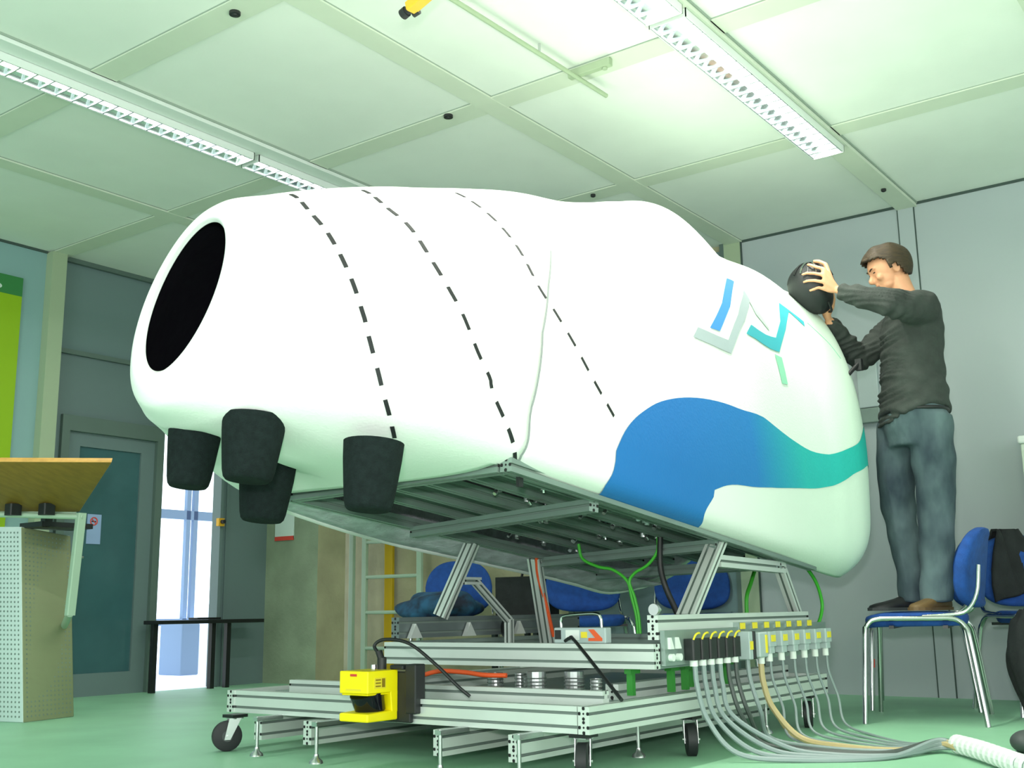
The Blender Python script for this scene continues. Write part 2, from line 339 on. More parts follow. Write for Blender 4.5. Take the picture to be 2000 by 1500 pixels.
def lamp(x0, x1, yc, label, hw=.068, zb=2.735, power=30, col=(1, 1, .97)):
    e = empty('ceiling_lamp', ((x0+x1)/2, yc, zb), label, 'ceiling light', 'louvred fluorescent ceiling lamps')
    b = B(); box(b, x0, x1, yc-hw, yc-hw+.004, zb, 2.775); box(b, x0, x1, yc+hw-.004, yc+hw, zb, 2.775); box(b, x0, x1, yc-hw, yc+hw, 2.771, 2.775)
    box(b, x0, x0+.004, yc-hw, yc+hw, zb, 2.775); box(b, x1-.004, x1, yc-hw, yc+hw, zb, 2.775); link('housing', b, 'trunk', e)
    b = B(); n = 10
    for s in (-1, 1):
        loft(b, [[(x, yc+s*(hw-.006)*(1-.75*(k/n)**2), zb+.001+.036*(k/n)) for k in range(n+1)] for x in (x0+.005, x1-.005)], closed=False, cap=False)
    link('reflector', b, 'refl', e, smooth='keep')
    b = B(); cyl(b, (x0+.02, yc, 2.757), (x1-.02, yc, 2.757), .0095, 10); link('tube', b, 'tube', e, smooth=True)
    b = B(); N = int((x1-x0)/.075)
    for i in range(1, N):
        x = x0+(x1-x0)*i/N; rr = []
        for k in range(9):
            y = yc-hw+.006+(2*hw-.012)*k/8; c = 1-((k-4)/4)**2
            rr.append([(x-.0035, y, zb+.001), (x+.0035, y, zb+.001), (x+.001, y, zb+.024-.010*c), (x-.001, y, zb+.024-.010*c)])
        loft(b, rr)
    for s in (-1, 1): box(b, x0+.01, x1-.01, yc+s*(hw-.008)-.0015, yc+s*(hw-.008)+.0015, zb+.001, zb+.010)
    link('louvre', b, 'louv', e)
    a = area('lamp_light', ((x0+x1)/2, yc, 2.7465), (0, 0, 0), x1-x0-.04, .018, power, col)
lamp(1.86, 3.49, 4.25, 'louvred lamp in the left row, nearer the camera and cut by the left picture edge', power=16)
lamp(3.52, 5.20, 4.25, 'louvred lamp in the left row, its far end hidden behind the white pod', power=16)
lamp(1.90, 3.565, 1.885, 'louvred lamp in the right row cut by the top picture edge', hw=.082, power=34, col=(1, .98, .88))
lamp(3.59, 5.268, 1.885, 'longest visible louvred lamp, in the right row above the pod tail', hw=.082, power=34, col=(1, .98, .88))
# ceiling rail with cross bracket
e = empty('ceiling_rail', (3.5, 2.45, 2.74), 'thin pale tube rail hung under the ceiling with a short cross bracket', 'rail')
b = B(); cyl(b, (1.9, 2.47, 2.745), (4.0, 2.42, 2.745), .010, 10); link('rail_tube', b, 'post', e, smooth=True)
b = B(); box(b, 3.765, 3.795, 2.26, 2.47, 2.752, 2.788); cyl(b, (3.78, 2.29, 2.752), (3.78, 2.29, 2.742), .012, 10); link('cross_bracket', b, 'post', e, bevel=.003)
for hx, hy in ((2.6, 2.455), (3.5, 2.432)):
    b = B(); cyl(b, (hx, hy, 2.745), (hx, hy, 2.79), .006, 8); link('hanger', b, 'steel', e)
e = empty('ceiling_camera', (2.58, 2.32, 2.5), 'black and amber camera hanging at the top edge of the picture', 'camera')
dd = (Vector((2.5931, 2.369, 2.5))-Vector((2.579, 2.24, 2.53))).normalized()
p0 = Vector((2.60, 2.372, 2.497))
b = B(); cyl(b, p0, p0-dd*.022, .019, 16); cyl(b, p0-dd*.018, p0-dd*.05, .015, 14); link('lens_barrel', b, 'black', e, smooth=True)
b = B(); _, s, u = frame_of(dd); rprism(b, p0-dd*.04, .022, .018, 0, -.12, .006, s, u, dd); link('camera_body', b, 'camy', e)
b = B(); rprism(b, p0-dd*.045+u*.024+s*.008, .012, .01, .01, -.05, .004, s, u, dd); cyl(b, p0-dd*.03+s*.02-u*.01, p0-dd*.055+s*.024-u*.01, .012, 12); link('focus_knob', b, 'black', e)
b = B(); cyl(b, p0-dd*.1, p0-dd*.1+Vector((0, 0, .28)), .010, 10); link('drop_stem', b, 'post', e)
for (x, y), t in zip(((2.565, 3.218), (3.79, 3.164), (5.09, 3.188), (5.999, 1.849)), ('small black ceiling sensor at the top left of the picture', 'small black ceiling sensor near the middle batten crossing', 'small black ceiling sensor just above the pod crest', 'small black ceiling sensor on the trunking near the right wall')):
    b = B(); zz = 2.79 if y > 2 else 2.772; cyl(b, (x, y, zz), (x, y, zz-.012), .022 if x < 4 else .014, 16); sphere(b, (x, y, zz-.012), .012, (1, 1, .5), 10)
    tag(link('ceiling_sensor', b, 'black', smooth=True), t, 'sensor', 'ceiling sensors')

# ------------------------------------------------------------ the white pod
ST = np.array([
(-0.690,0.140,0.165,0.395,0.635,2.000,2.000,0.200),
(-0.708,0.150,0.150,0.395,0.648,2.000,2.000,0.200),
(-0.712,0.175,0.120,0.392,0.675,2.000,2.000,0.200),
(-0.685,0.228,0.075,0.385,0.715,2.100,2.000,0.190),
(-0.590,0.347,0.051,0.350,0.768,2.300,2.000,0.160),
(-0.450,0.485,0.032,0.310,0.837,2.600,1.950,0.120),
(-0.250,0.610,0.005,0.260,0.923,3.200,1.900,0.070),
(0.000,0.640,0.000,0.180,1.017,4.500,1.850,0.000),
(0.300,0.652,0.000,0.150,1.143,6.000,1.800,0.000),
(0.600,0.652,0.000,0.150,1.258,6.000,1.800,0.000),
(0.900,0.652,0.000,0.150,1.345,6.000,1.800,0.000),
(1.150,0.652,0.000,0.150,1.440,6.000,1.800,0.000),
(1.400,0.652,0.000,0.150,1.549,6.000,1.800,0.000),
(1.650,0.653,0.000,0.150,1.635,6.000,1.885,0.000),
(1.900,0.657,-0.010,0.170,1.594,5.000,1.854,0.000),
(2.050,0.665,-0.020,0.190,1.582,4.500,1.840,0.000),
(2.200,0.680,-0.030,0.220,1.590,4.200,1.882,0.000),
(2.340,0.703,-0.045,0.260,1.595,3.900,2.049,0.000),
(2.485,0.721,-0.055,0.300,1.545,3.500,2.272,0.000),
(2.604,0.705,-0.050,0.330,1.534,3.100,2.481,0.000),
(2.694,0.600,-0.020,0.350,1.206,2.700,2.334,0.000),
(2.751,0.470,0.050,0.370,0.950,2.200,2.194,0.000),
(2.789,0.280,0.180,0.380,0.700,2.000,2.100,0.000),
(2.797,0.020,0.340,0.380,0.420,2.000,2.000,0.000)
])
PO = np.array([2.512, 2.47, .8825]); qn = 1/math.sqrt(1+.1067**2)
AX = np.array([1, 0, -.1067])*qn; NX = np.array([.1067, 0, 1])*qn
dS = np.diff(ST, axis=0); mS = np.zeros_like(ST)
mS[1:-1] = np.where(dS[:-1]*dS[1:] > 0, 2*dS[:-1]*dS[1:]/(dS[:-1]+dS[1:]+1e-12), 0); mS[0] = dS[0]; mS[-1] = dS[-1]
def station(t):
    i = int(min(max(math.floor(t), 0), len(ST)-2)); u = t-i
    return (2*u**3-3*u**2+1)*ST[i]+(u**3-2*u*u+u)*mS[i]+(-2*u**3+3*u*u)*ST[i+1]+(u**3-u*u)*mS[i+1]
def hull(t, v, side=-1, off=0):
    a, w_, hb, hm, ht, nl, nu, sh = station(t)
    if v < .4:
        p = v/.4*PI/2; y = w_*math.sin(p)**(2/nl); h = hm-(hm-hb)*math.cos(p)**(2/nl)
    else:
        p = min(1, (v-.4)/.6)*PI/2; y = w_*max(0, math.cos(p))**(2/nu); h = hm+(ht-hm)*math.sin(p)**(2/nu)
    a += sh*(h-.3925)
    if side > 0 and t > 7:
        g = min(1, (t-7)/2.5)*min(1, max(0, (22-t)/4)); y *= 1+.12*g*(1-v); h -= .06*g*(1-v)**2
    P = PO+a*AX+h*NX+np.array([0, side*y, 0])
    if side > 0 and t < 7:
        g = min(1, max(0, t-4.2)/1.8)*min(1, (7-t)/.8); P = P+NX*.035*g*max(0, 1-v/.55)-np.array([0, .05*g*(1-v), 0])
    if t < 4: P = P+np.array([0, .038, .016])*(1-t/4)**.7
    if off:
        e = 1e-3; P1 = hull(min(t+.02, 22.99), v, side); P2 = hull(max(t-.02, 0), v, side); P3 = hull(t, min(v+.004, 1), side); P4 = hull(t, max(v-.004, 0), side)
        n = np.cross(P1-P2, P3-P4)*(-side); n /= np.linalg.norm(n)+1e-12
        if n @ (P-(PO+min(max(a, -.3), 2.2)*AX+.5*NX)) < 0: n = -n
        P = P+n*off
    return P
SEAM = [(.19, 7.2), (.214, 7.2), (.277, 7.11), (.397, 7.07), (.457, 7.21), (.535, 7.4), (.621, 7.77), (.697, 8.19), (.85, 8.9), (1, 9.2)]
def seam_t(v):
    return float(np.interp(v, [s[0] for s in SEAM], [s[1] for s in SEAM]))
pod = empty('simulator_pod', (3.6, 2.47, .3), 'large white foam pod with nose opening and blue wave, on its strutted aluminium carriage', 'simulator')
def shell(name, side_rows, m):
    pass
def grid_shell(name, ta, tb, v0, m, nT, nV=64, thick=.03):
    b = B(); vs = [(-1, v0+(1-v0)*i/nV) for i in range(nV+1)]+[(1, 1-(1-v0)*i/nV) for i in range(1, nV+1)]
    if v0 == 0: vs = vs[:-1]
    rows = []
    for j in range(nT+1):
        row = []
        for s, v in vs:
            a0 = ta(v); b0 = tb(v); row.append(b.verts.new(hull(a0+(b0-a0)*j/nT, v, s)))
        rows.append(row)
    n = len(vs)
    for j in range(nT):
        for i in range(n if v0 == 0 else n-1):
            k = (i+1) % n; b.faces.new((rows[j][i], rows[j+1][i], rows[j+1][k], rows[j][k]))
    bmesh.ops.recalc_face_normals(b, faces=b.faces)
    # outward test
    b.faces.ensure_lookup_table(); f = b.faces[len(b.faces)//3]; c = f.calc_center_median()
    if f.normal.dot(c-Vector(PO+1.0*AX+.5*NX)) < 0: bmesh.ops.reverse_faces(b, faces=b.faces)
    o = link(name, b, m, pod, smooth='keep'); so = o.modifiers.new('solid', 'SOLIDIFY'); so.thickness = thick; so.offset = -1; so.material_offset = 1; so.material_offset_rim = 0
    return o
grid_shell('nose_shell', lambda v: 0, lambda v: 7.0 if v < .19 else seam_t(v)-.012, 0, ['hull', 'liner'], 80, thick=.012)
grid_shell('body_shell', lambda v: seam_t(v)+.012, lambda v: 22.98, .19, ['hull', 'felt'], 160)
def strip_on(name, pts, wd, m, off=.0012, close=False):
    b = B(); P = [hull(t, v, -1, off) for t, v in pts]; r = []
    for i, p in enumerate(P):
        d = Vector(P[min(i+1, len(P)-1)]-P[max(i-1, 0)]).normalized()
        n = Vector(hull(*pts[i], -1, .02)-hull(*pts[i])).normalized(); s = d.cross(n).normalized(); p = Vector(p)
        r.append([p-s*wd/2, p+s*wd/2, p+s*wd/2-n*.004, p-s*wd/2-n*.004])
    loft(b, r); return b
def interp_tv(pts, n):
    P = [Vector((t, v, 0)) for t, v in pts]; c = cr(P, n); return [(p.x, p.y) for p in c]
link('seam', strip_on('seam', [(seam_t(.215+.48*i/60), .215+.48*i/60) for i in range(61)], .006, 'seam'), 'seam', pod)
def dashes(pts, dash=.047, gapl=.040, wd=.0115):
    c = interp_tv(pts, 30); P = [Vector(hull(t, v, -1)) for t, v in c]; L = [0]
    for a, b_ in zip(P, P[1:]): L.append(L[-1]+(b_-a).length)
    bm = B(); s = .01; tt = [q[0] for q in c]; vv = [q[1] for q in c]
    while s+dash < L[-1]:
        seg = [(float(np.interp(s+dash*k/4, L, tt)), float(np.interp(s+dash*k/4, L, vv))) for k in range(5)]
        merge(bm, strip_on('d', seg, wd, 'ink', .002)); s += dash+gapl
    return bm
D1 = [(4.24, 0.872), (4.15, 0.731), (4.31, 0.621), (4.47, 0.541), (4.64, 0.471), (4.8, 0.411), (4.94, 0.373), (5.13, 0.323), (5.36, 0.265), (5.66, 0.202), (5.89, 0.16)]
D2 = [(5.56, 0.85), (5.46, 0.743), (5.56, 0.669), (5.66, 0.585), (5.82, 0.523), (6.02, 0.475), (6.22, 0.431), (6.45, 0.399), (6.68, 0.367), (6.88, 0.319), (7.18, 0.218)]
D3 = [(7.47, 0.87), (7.47, 0.806), (7.5, 0.747), (7.54, 0.687), (7.57, 0.619), (7.73, 0.577), (7.93, 0.537), (8.16, 0.497), (8.46, 0.459), (8.75, 0.429)]
for d, lb in ((D1, 'black dashed line nearest the nose opening'), (D2, 'black dashed line in the middle'), (D3, 'black dashed line ending at the blue wave')):
    tag(link('dashed_line', dashes(d), 'ink', pod), lb)
b = B(); p = Vector(hull(7.3, .2, -1, .004)); box(b, p.x-.01, p.x+.012, p.y-.006, p.y+.004, p.z-.045, p.z+.012); link('seam_tab', b, 'black', pod)
def patch(poly, off, nt=.35, nv=.02, curve=0):
    """polygon given in hull coordinates, laid on the hull as a thin skin"""
    P = [(q.x, q.y) for q in cr([Vector((t, v, 0)) for t, v in poly]+[Vector((*poly[0], 0))], 5)][:-1] if curve else poly
    b = B(); vs = [b.verts.new((t, v*20, 0)) for t, v in P]; f = b.faces.new(vs); bmesh.ops.triangulate(b, faces=[f])
    t0, t1 = min(p[0] for p in P), max(p[0] for p in P); v0, v1 = min(p[1] for p in P), max(p[1] for p in P)
    k = math.ceil(t0/nt)
    while k*nt < t1:
        bmesh.ops.bisect_plane(b, geom=b.verts[:]+b.edges[:]+b.faces[:], plane_co=(k*nt, 0, 0), plane_no=(1, 0, 0), dist=1e-5); k += 1
    k = math.ceil(v0/nv)
    while k*nv < v1:
        bmesh.ops.bisect_plane(b, geom=b.verts[:]+b.edges[:]+b.faces[:], plane_co=(0, k*nv*20, 0), plane_no=(0, 1, 0), dist=1e-5); k += 1
    for q in b.verts: q.co = Vector(hull(q.co.x, q.co.y/20, -1, off))
    return b
def put_patch(name, poly, m, off=.0030, label=None, **k):
    b = patch(poly, off, **k); bmesh.ops.recalc_face_normals(b, faces=b.faces); b.faces.ensure_lookup_table()
    s = sum((f.normal.y for f in b.faces))
    if s > 0: bmesh.ops.reverse_faces(b, faces=b.faces)
    o = link(name, b, m, pod, smooth='keep'); 
    for p in o.data.polygons: p.use_smooth = True
    return tag(o, label)
W1 = [(8.59, .2), (8.46, .30), (8.52, .385), (8.64, .42), (8.84, .447), (9.15, .471), (9.61, .495), (10.23, .511), (11.09, .519), (12.01, .518), (12.87, .510), (13.79, .502), (15.04, .494), (16.19, .486), (17.04, .480), (17.9, .481), (18.6, .490), (19.6, .502), (21, .51), (22.3, .515),
      (22.3, .43), (21, .43), (19.6, .437), (18.6, .443), (17.54, .445), (16.85, .443), (15.63, .445), (14.02, .441), (12.8, .429), (11.71, .421), (11.12, .407), (10.79, .385), (10.70, .33), (10.86, .25), (10.96, .2)]
W1 = [tuple(q) for q in interp_tv(W1, 4)]+[(10.33, .196), (9.61, .196), (9.08, .196)]
put_patch('wave_stripe', W1, 'wave', label='blue to teal wave stripe')
LG = dict(lblue=[(13.03, .703), (13.42, .715), (12.67, .651), (12.04, .617), (11.71, .619), (12.44, .657)],
 lgrey=[(11.29, .617), (12.24, .605), (12.87, .641), (13.92, .725), (13.95, .705), (13.06, .635), (12.21, .587), (11.02, .601)],
 lthin=[(13.92, .722), (13.98, .715), (14.54, .667), (14.44, .661), (13.89, .677), (13.85, .697)],
 lteal=[(13.33, .639), (14.81, .655), (15.7, .693), (16.35, .737), (17.01, .691), (16.91, .681), (16.55, .715), (15.76, .677), (14.61, .629), (12.96, .615)],
 lgreen=[(14.15, .619), (14.64, .621), (14.44, .579), (14.05, .575)])
for kk, lb in (('lblue', 'blue bar of the logo'), ('lgrey', 'grey hook of the logo'), ('lthin', 'pale green diagonal of the logo'), ('lteal', 'teal hook of the logo'), ('lgreen', 'green tail of the logo')):
    put_patch('logo_stroke', LG[kk], kk, label=lb)
link('hatch_crease', strip_on('c', interp_tv([(17.2, .69), (17.47, .676), (17.9, .655), (18.3, .62)], 8), .005, 'seam'), 'lgreen', pod)
# black foam feet under the belly
def foot(x, y, zt, d, h):
    b = B(); ax = Vector((-.11, .0, -1)).normalized(); _, s, u = frame_of(ax); c0 = Vector((x, y, zt))-ax*.03
    prof = [(0, 1), (.25, .965), (.6, .88), (.85, .81), (.95, .755), (.99, .68), (1.0, .5)]
    loft(b, [[c0+ax*(h+.03)*t+(s*math.cos(a)+u*math.sin(a))*d/2*r for a in (2*PI*i/28 for i in range(28))] for t, r in prof])
    link('foam_foot', b, 'foam', pod, smooth=True)
foot(1.962, 2.318, .985, .170, .145); foot(1.965, 2.57, .992, .148, .150); foot(2.11, 2.02, .902, .160, .150); foot(2.25, 2.59, .905, .168, .140)
# aluminium frame under the pod: p(X, Y) lies on the frame plane
def fp(x, y, dz=0): return Vector((x, y, .8825-.1067*(x-2.512)+dz))
NP = (.1067, 0, 1)
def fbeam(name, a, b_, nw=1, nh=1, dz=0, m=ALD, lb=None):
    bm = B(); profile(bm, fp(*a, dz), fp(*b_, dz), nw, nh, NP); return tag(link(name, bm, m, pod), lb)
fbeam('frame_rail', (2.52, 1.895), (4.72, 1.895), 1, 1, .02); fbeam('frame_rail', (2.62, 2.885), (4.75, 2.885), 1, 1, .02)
fbeam('frame_crossbar', (2.535, 1.92), (2.62, 2.87), 1, 1, .02)
fbeam('frame_crossbar', (3.0, 1.91), (3.24, 2.88), 1, 1, -.012); fbeam('frame_crossbar', (3.86, 1.91), (4.10, 2.88), 1, 1, -.012); fbeam('frame_crossbar', (4.40, 1.91), (4.55, 2.88), 1, 1, -.012)
for y, x1 in ((2.03, 4.6), (2.17, 4.6), (2.36, 4.6), (2.52, 4.6), (2.68, 4.6)): fbeam('inner_rail', (2.62+.1*(y-1.9), y), (x1, y), 1, 1, .055, ALD)
# grey felt turned in under the far side
b = B(); RT = [7.3+13.1*k/40 for k in range(41)]; rr = []
for t in RT:
    q = Vector(hull(t, .19, 1)); x_ = q.x; e0 = fp(x_, 2.895, .015); rr.append([e0, e0*.7+q*.3+Vector((0, 0, -.004+.004*math.sin(7*t))), e0*.35+q*.65+Vector((0, 0, -.008+.004*math.sin(5*t))), q+Vector((0, -.012, -.006))])
loft(b, rr, closed=False, cap=False); o = link('felt_lining', b, 'felt', pod, smooth='keep'); s = o.modifiers.new('s', 'SOLIDIFY'); s.thickness = .006
# soft felt rim on the far side
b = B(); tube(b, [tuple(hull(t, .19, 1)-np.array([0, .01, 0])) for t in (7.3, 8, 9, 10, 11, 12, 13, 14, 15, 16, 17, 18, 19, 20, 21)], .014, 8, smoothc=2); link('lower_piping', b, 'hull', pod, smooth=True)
b = B(); box(b, 2.56, 4.6, 1.95, 2.85, 0, .012)
for q in b.verts: q.co = fp(q.co.x, q.co.y, .13+q.co.z)
link('equipment_tray', b, 'liner', pod)
for i in range(26):
    x = random.uniform(2.9, 4.3); y = random.choice((2.1, 2.27, 2.44, 2.6, 2.77))+random.uniform(-.02, .02); b = B(); r = random.uniform(.012, .022)
    p = fp(x, y, .05); cyl(b, p, p+Vector((0, 0, .075)), r, 10); cyl(b, p+Vector((0, 0, .01)), p+Vector((random.uniform(-.03, .03), .0, -.008)), r*.5, 8)
    link('actuator', b, random.choice(('steel', 'steel', 'lplastic')), pod, smooth=True)

# ------------------------------------------------------------ carriage that carries the pod
car = pod
def prof1(name, p0, p1, nw, nh, parent, up=(0, 0, 1), m=ALU, u=.04, **k):
    b = B(); profile(b, p0, p1, nw, nh, up, u, **k); return link(name, b, m, parent)
prof1('front_beam', (3.28, 1.862, .343), (3.28, 3.05, .343), 1, 2, car)
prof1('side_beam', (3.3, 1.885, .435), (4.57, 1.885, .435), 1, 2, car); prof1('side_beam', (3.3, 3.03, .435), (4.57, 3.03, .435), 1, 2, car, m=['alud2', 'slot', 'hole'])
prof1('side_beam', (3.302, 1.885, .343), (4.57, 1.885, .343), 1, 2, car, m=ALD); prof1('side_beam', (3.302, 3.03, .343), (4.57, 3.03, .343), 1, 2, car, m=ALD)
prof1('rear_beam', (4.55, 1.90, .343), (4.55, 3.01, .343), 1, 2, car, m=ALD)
prof1('strut', (3.62, 1.93, .465), (3.895, 1.93, .745), 1, 2, car, up=(0, 1, 0), u=.034)
prof1('strut', (4.60, 1.93, .462), (4.455, 1.93, .66), 1, 1, car, up=(0, 1, 0))
prof1('strut', (3.535, 3.0, .475), (3.62, 2.90, .77), 1, 2, car, up=(0, 1, 0), u=.03)
prof1('strut', (4.22, 2.95, .33), (4.07, 2.91, .72), 1, 2, car, up=(0, 1, 0), u=.03)
prof1('strut', (3.67, 2.93, .617), (3.905, 2.93, .452), 1, 1, car, up=(0, 1, 0), u=.028); prof1('strut', (3.905, 2.93, .46), (3.905, 2.93, .33), 1, 1, car, up=(0, 1, 0), u=.03)
prof1('strut_tie', (3.60, 2.93, .617), (3.70, 2.93, .617), 1, 1, car, u=.03)
prof1('strut_tie', (3.87, 1.93, .668), (4.47, 1.93, .655), 1, 1, car, u=.045)
for x in (3.36, 3.70, 4.05):
    b = B(); loft(b, [[(x-.02, y, .395), (x+.05, y, .395), (x+.012, y, .45)] for y in (2.985, 3.005)]); link('corner_bracket', b, 'alu', car)
b = B(); cyl(b, (3.93, 2.98, .42), (3.96, 2.96, .42), .035, 16); link('clamp_knob', b, 'black', car)
b = B(); cyl(b, (3.285, 1.872, .493), (3.30, 1.872, .493), .019, 18); cyl(b, (3.30, 1.872, .493), (3.33, 1.872, .493), .006, 8); link('locking_disc', b, 'steel', car)
# connector panel on the right side
b = B(); box(b, 3.305, 3.86, 1.845, 1.862, .312, .425); box(b, 3.86, 4.70, 1.845, 1.862, .335, .43); link('connector_plate', b, 'alud', car)
for i, x in enumerate((3.335, 3.385)):
    b = B(); cyl(b, (x, 1.83, .338), (x, 1.845, .338), .012, 12); hexa(b, [(x-.012, 1.835, .365), (x+.016, 1.835, .365), (x+.016, 1.845, .365), (x-.012, 1.845, .365), (x-.012, 1.835, .402), (x-.002, 1.835, .402), (x-.002, 1.845, .402), (x-.012, 1.845, .402)]); tag(link('open_socket', b, 'white', car), 'white empty socket')
for i in range(6):
    x = 3.455+i*.062; b = B(); rprism(b, (x, 1.825, 0), .025, .02, .325, .395, .008); p = link('black_connector', b, 'black', car)
    b = B(); cyl(b, (x, 1.822, .305), (x, 1.822, .328), .014, 12); tag(link('cable_gland', b, 'white', p, smooth=True), 'white gland')
    b = B(); tube(b, [(x-.022, 1.808, .392), (x-.015, 1.803, .408), (x+.008, 1.803, .414), (x+.02, 1.806, .412)], .0035, 6, smoothc=3); tag(link('yellow_latch', b, 'yel2', p), 'yellow latch')
b = B(); box(b, 3.848, 3.878, 1.80, 1.845, .31, .41); p = link('grey_connector', b, 'lplastic', car, bevel=.003); b = B(); box(b, 3.852, 3.874, 1.797, 1.80, .345, .375); link('yellow_marker', b, 'yel2', p)
b = B(); box(b, 3.888, 3.905, 1.80, 1.845, .31, .41); link('black_connector', b, 'black', car, bevel=.003)
b = B(); box(b, 3.915, 3.985, 1.79, 1.845, .315, .405); p = link('grey_connector', b, 'lplastic', car, bevel=.005); b = B(); box(b, 3.962, 3.975, 1.786, 1.79, .33, .395); link('yellow_marker', b, 'yel2', p); b = B(); cyl(b, (3.975, 1.815, .29), (3.975, 1.815, .318), .012, 12); link('cable_gland', b, 'white', p)
for i in range(6):
    x = 4.06+i*.112; b = B(); rprism(b, (x, 1.822, 0), .032, .02, .350, .405, .006); rprism(b, (x, 1.822, 0), .022, .017, .325, .352, .006); p = link('grey_connector', b, 'lplastic', car)
    b = B(); cyl(b, (x, 1.822, .295), (x, 1.822, .328), .013, 12); link('cable_gland', b, 'white', p, smooth=True)
    b = B(); box(b, x-.018, x+.018, 1.799, 1.802, .368, .392); link('yellow_marker', b, 'yel2', p)
for i in range(7):
    x = 3.88+i*.105; b = B(); box(b, x-.026, x+.026, 1.84, 1.865, .415, .442); p = link('socket_block', b, 'alud', car); b = B(); box(b, x-.018, x+.018, 1.836, 1.84, .418, .440); link('yellow_marker', b, 'yel2', p)

# ------------------------------------------------------------ wheeled platform
pf = empty('wheeled_platform', (3.8, 2.7, 0), 'low wheeled aluminium profile platform with levelling feet on the green floor', 'platform')
prof1('front_beam', (2.925, 1.93, .172), (2.925, 3.49, .172), 1, 2, pf, caps=(0, 0))
prof1('side_beam', (2.902, 1.905, .172), (4.78, 1.905, .172), 1, 2, pf); prof1('side_beam', (2.902, 3.51, .172), (4.78, 3.51, .172), 1, 2, pf)
prof1('rear_beam', (4.76, 1.93, .172), (4.76, 3.49, .172), 1, 2, pf, caps=(0, 0))
prof1('inner_beam', (3.07, 1.93, .21), (3.07, 3.35, .21), 1, 2, pf, caps=(0, 1), u=.036)
link('deck_plate', box(B(), 3.10, 4.70, 1.93, 3.48, .185, .20), 'alud', pf)
prof1('deck_rail', (3.3, 2.05, .225), (4.7, 2.05, .225), 1, 1, pf, u=.05); prof1('deck_rail', (3.3, 2.95, .225), (4.7, 2.95, .225), 1, 1, pf, u=.05)
for y in (3.30, 3.02, 2.42, 2.12): prof1('under_beam', (2.84 if y < 3.2 else 2.86, y, .086), (4.65, y, .086), 1, 2, pf, m=ALU)
def lvl(x, y, top):
    b = B(); cyl(b, (x, y, .014), (x, y, top), .0065, 10); o = link('levelling_foot', b, 'steel', pf, smooth=True)
    b = B(); loft(b, [[(x+r*math.cos(a), y+r*math.sin(a), z) for a in (2*PI*i/16 for i in range(16))] for r, z in ((.024, 0), (.022, .008), (.010, .018), (.008, .03))]); link('foot_pad', b, 'steel', o, smooth=True)
for x, y in ((2.80, 3.235), (2.77, 2.90), (2.78, 2.36), (2.80, 2.07), (3.46, 2.05), (4.35, 1.98)): lvl(x, y, .135)
for x, y in ((2.80, 3.235), (2.77, 2.90), (2.78, 2.36), (2.80, 2.07)):
    b = B(); box(b, x-.012, 2.91, y-.012, y+.012, .120, .134); link('foot_bracket', b, 'steel', pf)
def caster(x, y, rz):
    c, s = math.cos(rz), math.sin(rz); ax = Vector((-s, c, 0)); fw = Vector((c, s, 0)); r = .054; p = Vector((x, y, r))+fw*.028
    b = B(); tube(b, [p-ax*.018, p-ax*.015, p+ax*.015, p+ax*.018], [r*.88, r, r, r*.88], 28); o = link('caster_wheel', b, 'rubber', pf, smooth=True)
    b = B(); cyl(b, p-ax*.0190, p+ax*.0190, .02, 16); link('wheel_hub', b, 'grub', o, smooth=True)
    b = B()
    for sg in (-1, 1):
        q = p+ax*sg*.023; t = Vector((x, y, .118))+ax*sg*.023
        hexa(b, [q-fw*.010-ax*.0015-Zv*.012, q+fw*.012-ax*.0015-Zv*.012, q+fw*.012+ax*.0015-Zv*.012, q-fw*.010+ax*.0015-Zv*.012, t-fw*.020-ax*.0015, t+fw*.024-ax*.0015, t+fw*.024+ax*.0015, t-fw*.020+ax*.0015])
    box(b, x-.022, x+.022, y-.022, y+.022, .115, .120); cyl(b, p-ax*.030, p+ax*.030, .005, 8); link('caster_fork', b, 'steel', o)
    b = B(); box(b, x-.035, x+.035, y-.03, y+.03, .120, .131); link('caster_plate', b, 'blackm', o)
caster(2.86, 3.43, 2.6); caster(2.945, 1.935, 3.6); caster(3.60, 1.925, 3.75); caster(4.66, 1.93, 3.5); caster(4.66, 3.46, 3.2)
for i, (x, y, r, h) in enumerate(((3.35, 2.58, .028, .075), (3.38, 2.45, .02, .06), (3.30, 2.36, .034, .085), (3.36, 2.24, .034, .085), (3.33, 2.13, .02, .06), (3.42, 2.52, .018, .07))):
    b = B(); cyl(b, (x, y, .20), (x, y, .20+h), r, 18); cyl(b, (x-.01, y-r, .21), (x-.01, y-r*1.3, .21), .008, 8)
    for k in range(5): tube(b, [(x+r*1.04*math.cos(a), y+r*1.04*math.sin(a), .215+k*.012) for a in (2*PI*j/16 for j in range(17))], .0022, 5)
    link('drive_motor', b, 'steel', pf)
for x, y in ((3.30, 1.98), (3.50, 1.94), (3.62, 1.95), (3.75, 2.0), (3.95, 1.95)):
    b = B(); box(b, x, x+.02, y-.01, y+.012, .215, .30); box(b, x-.01, x+.05, y-.012, y+.014, .285, .302); link('green_clip', b, 'greenc', pf)
b = B()
for i, y in enumerate((2.115, 2.10, 2.085, 2.075, 2.062, 2.045, 2.032)): box(b, 3.0505, 3.0515, y, y+.008, .188, .200)
link('printed_marking', b, 'black', pf)

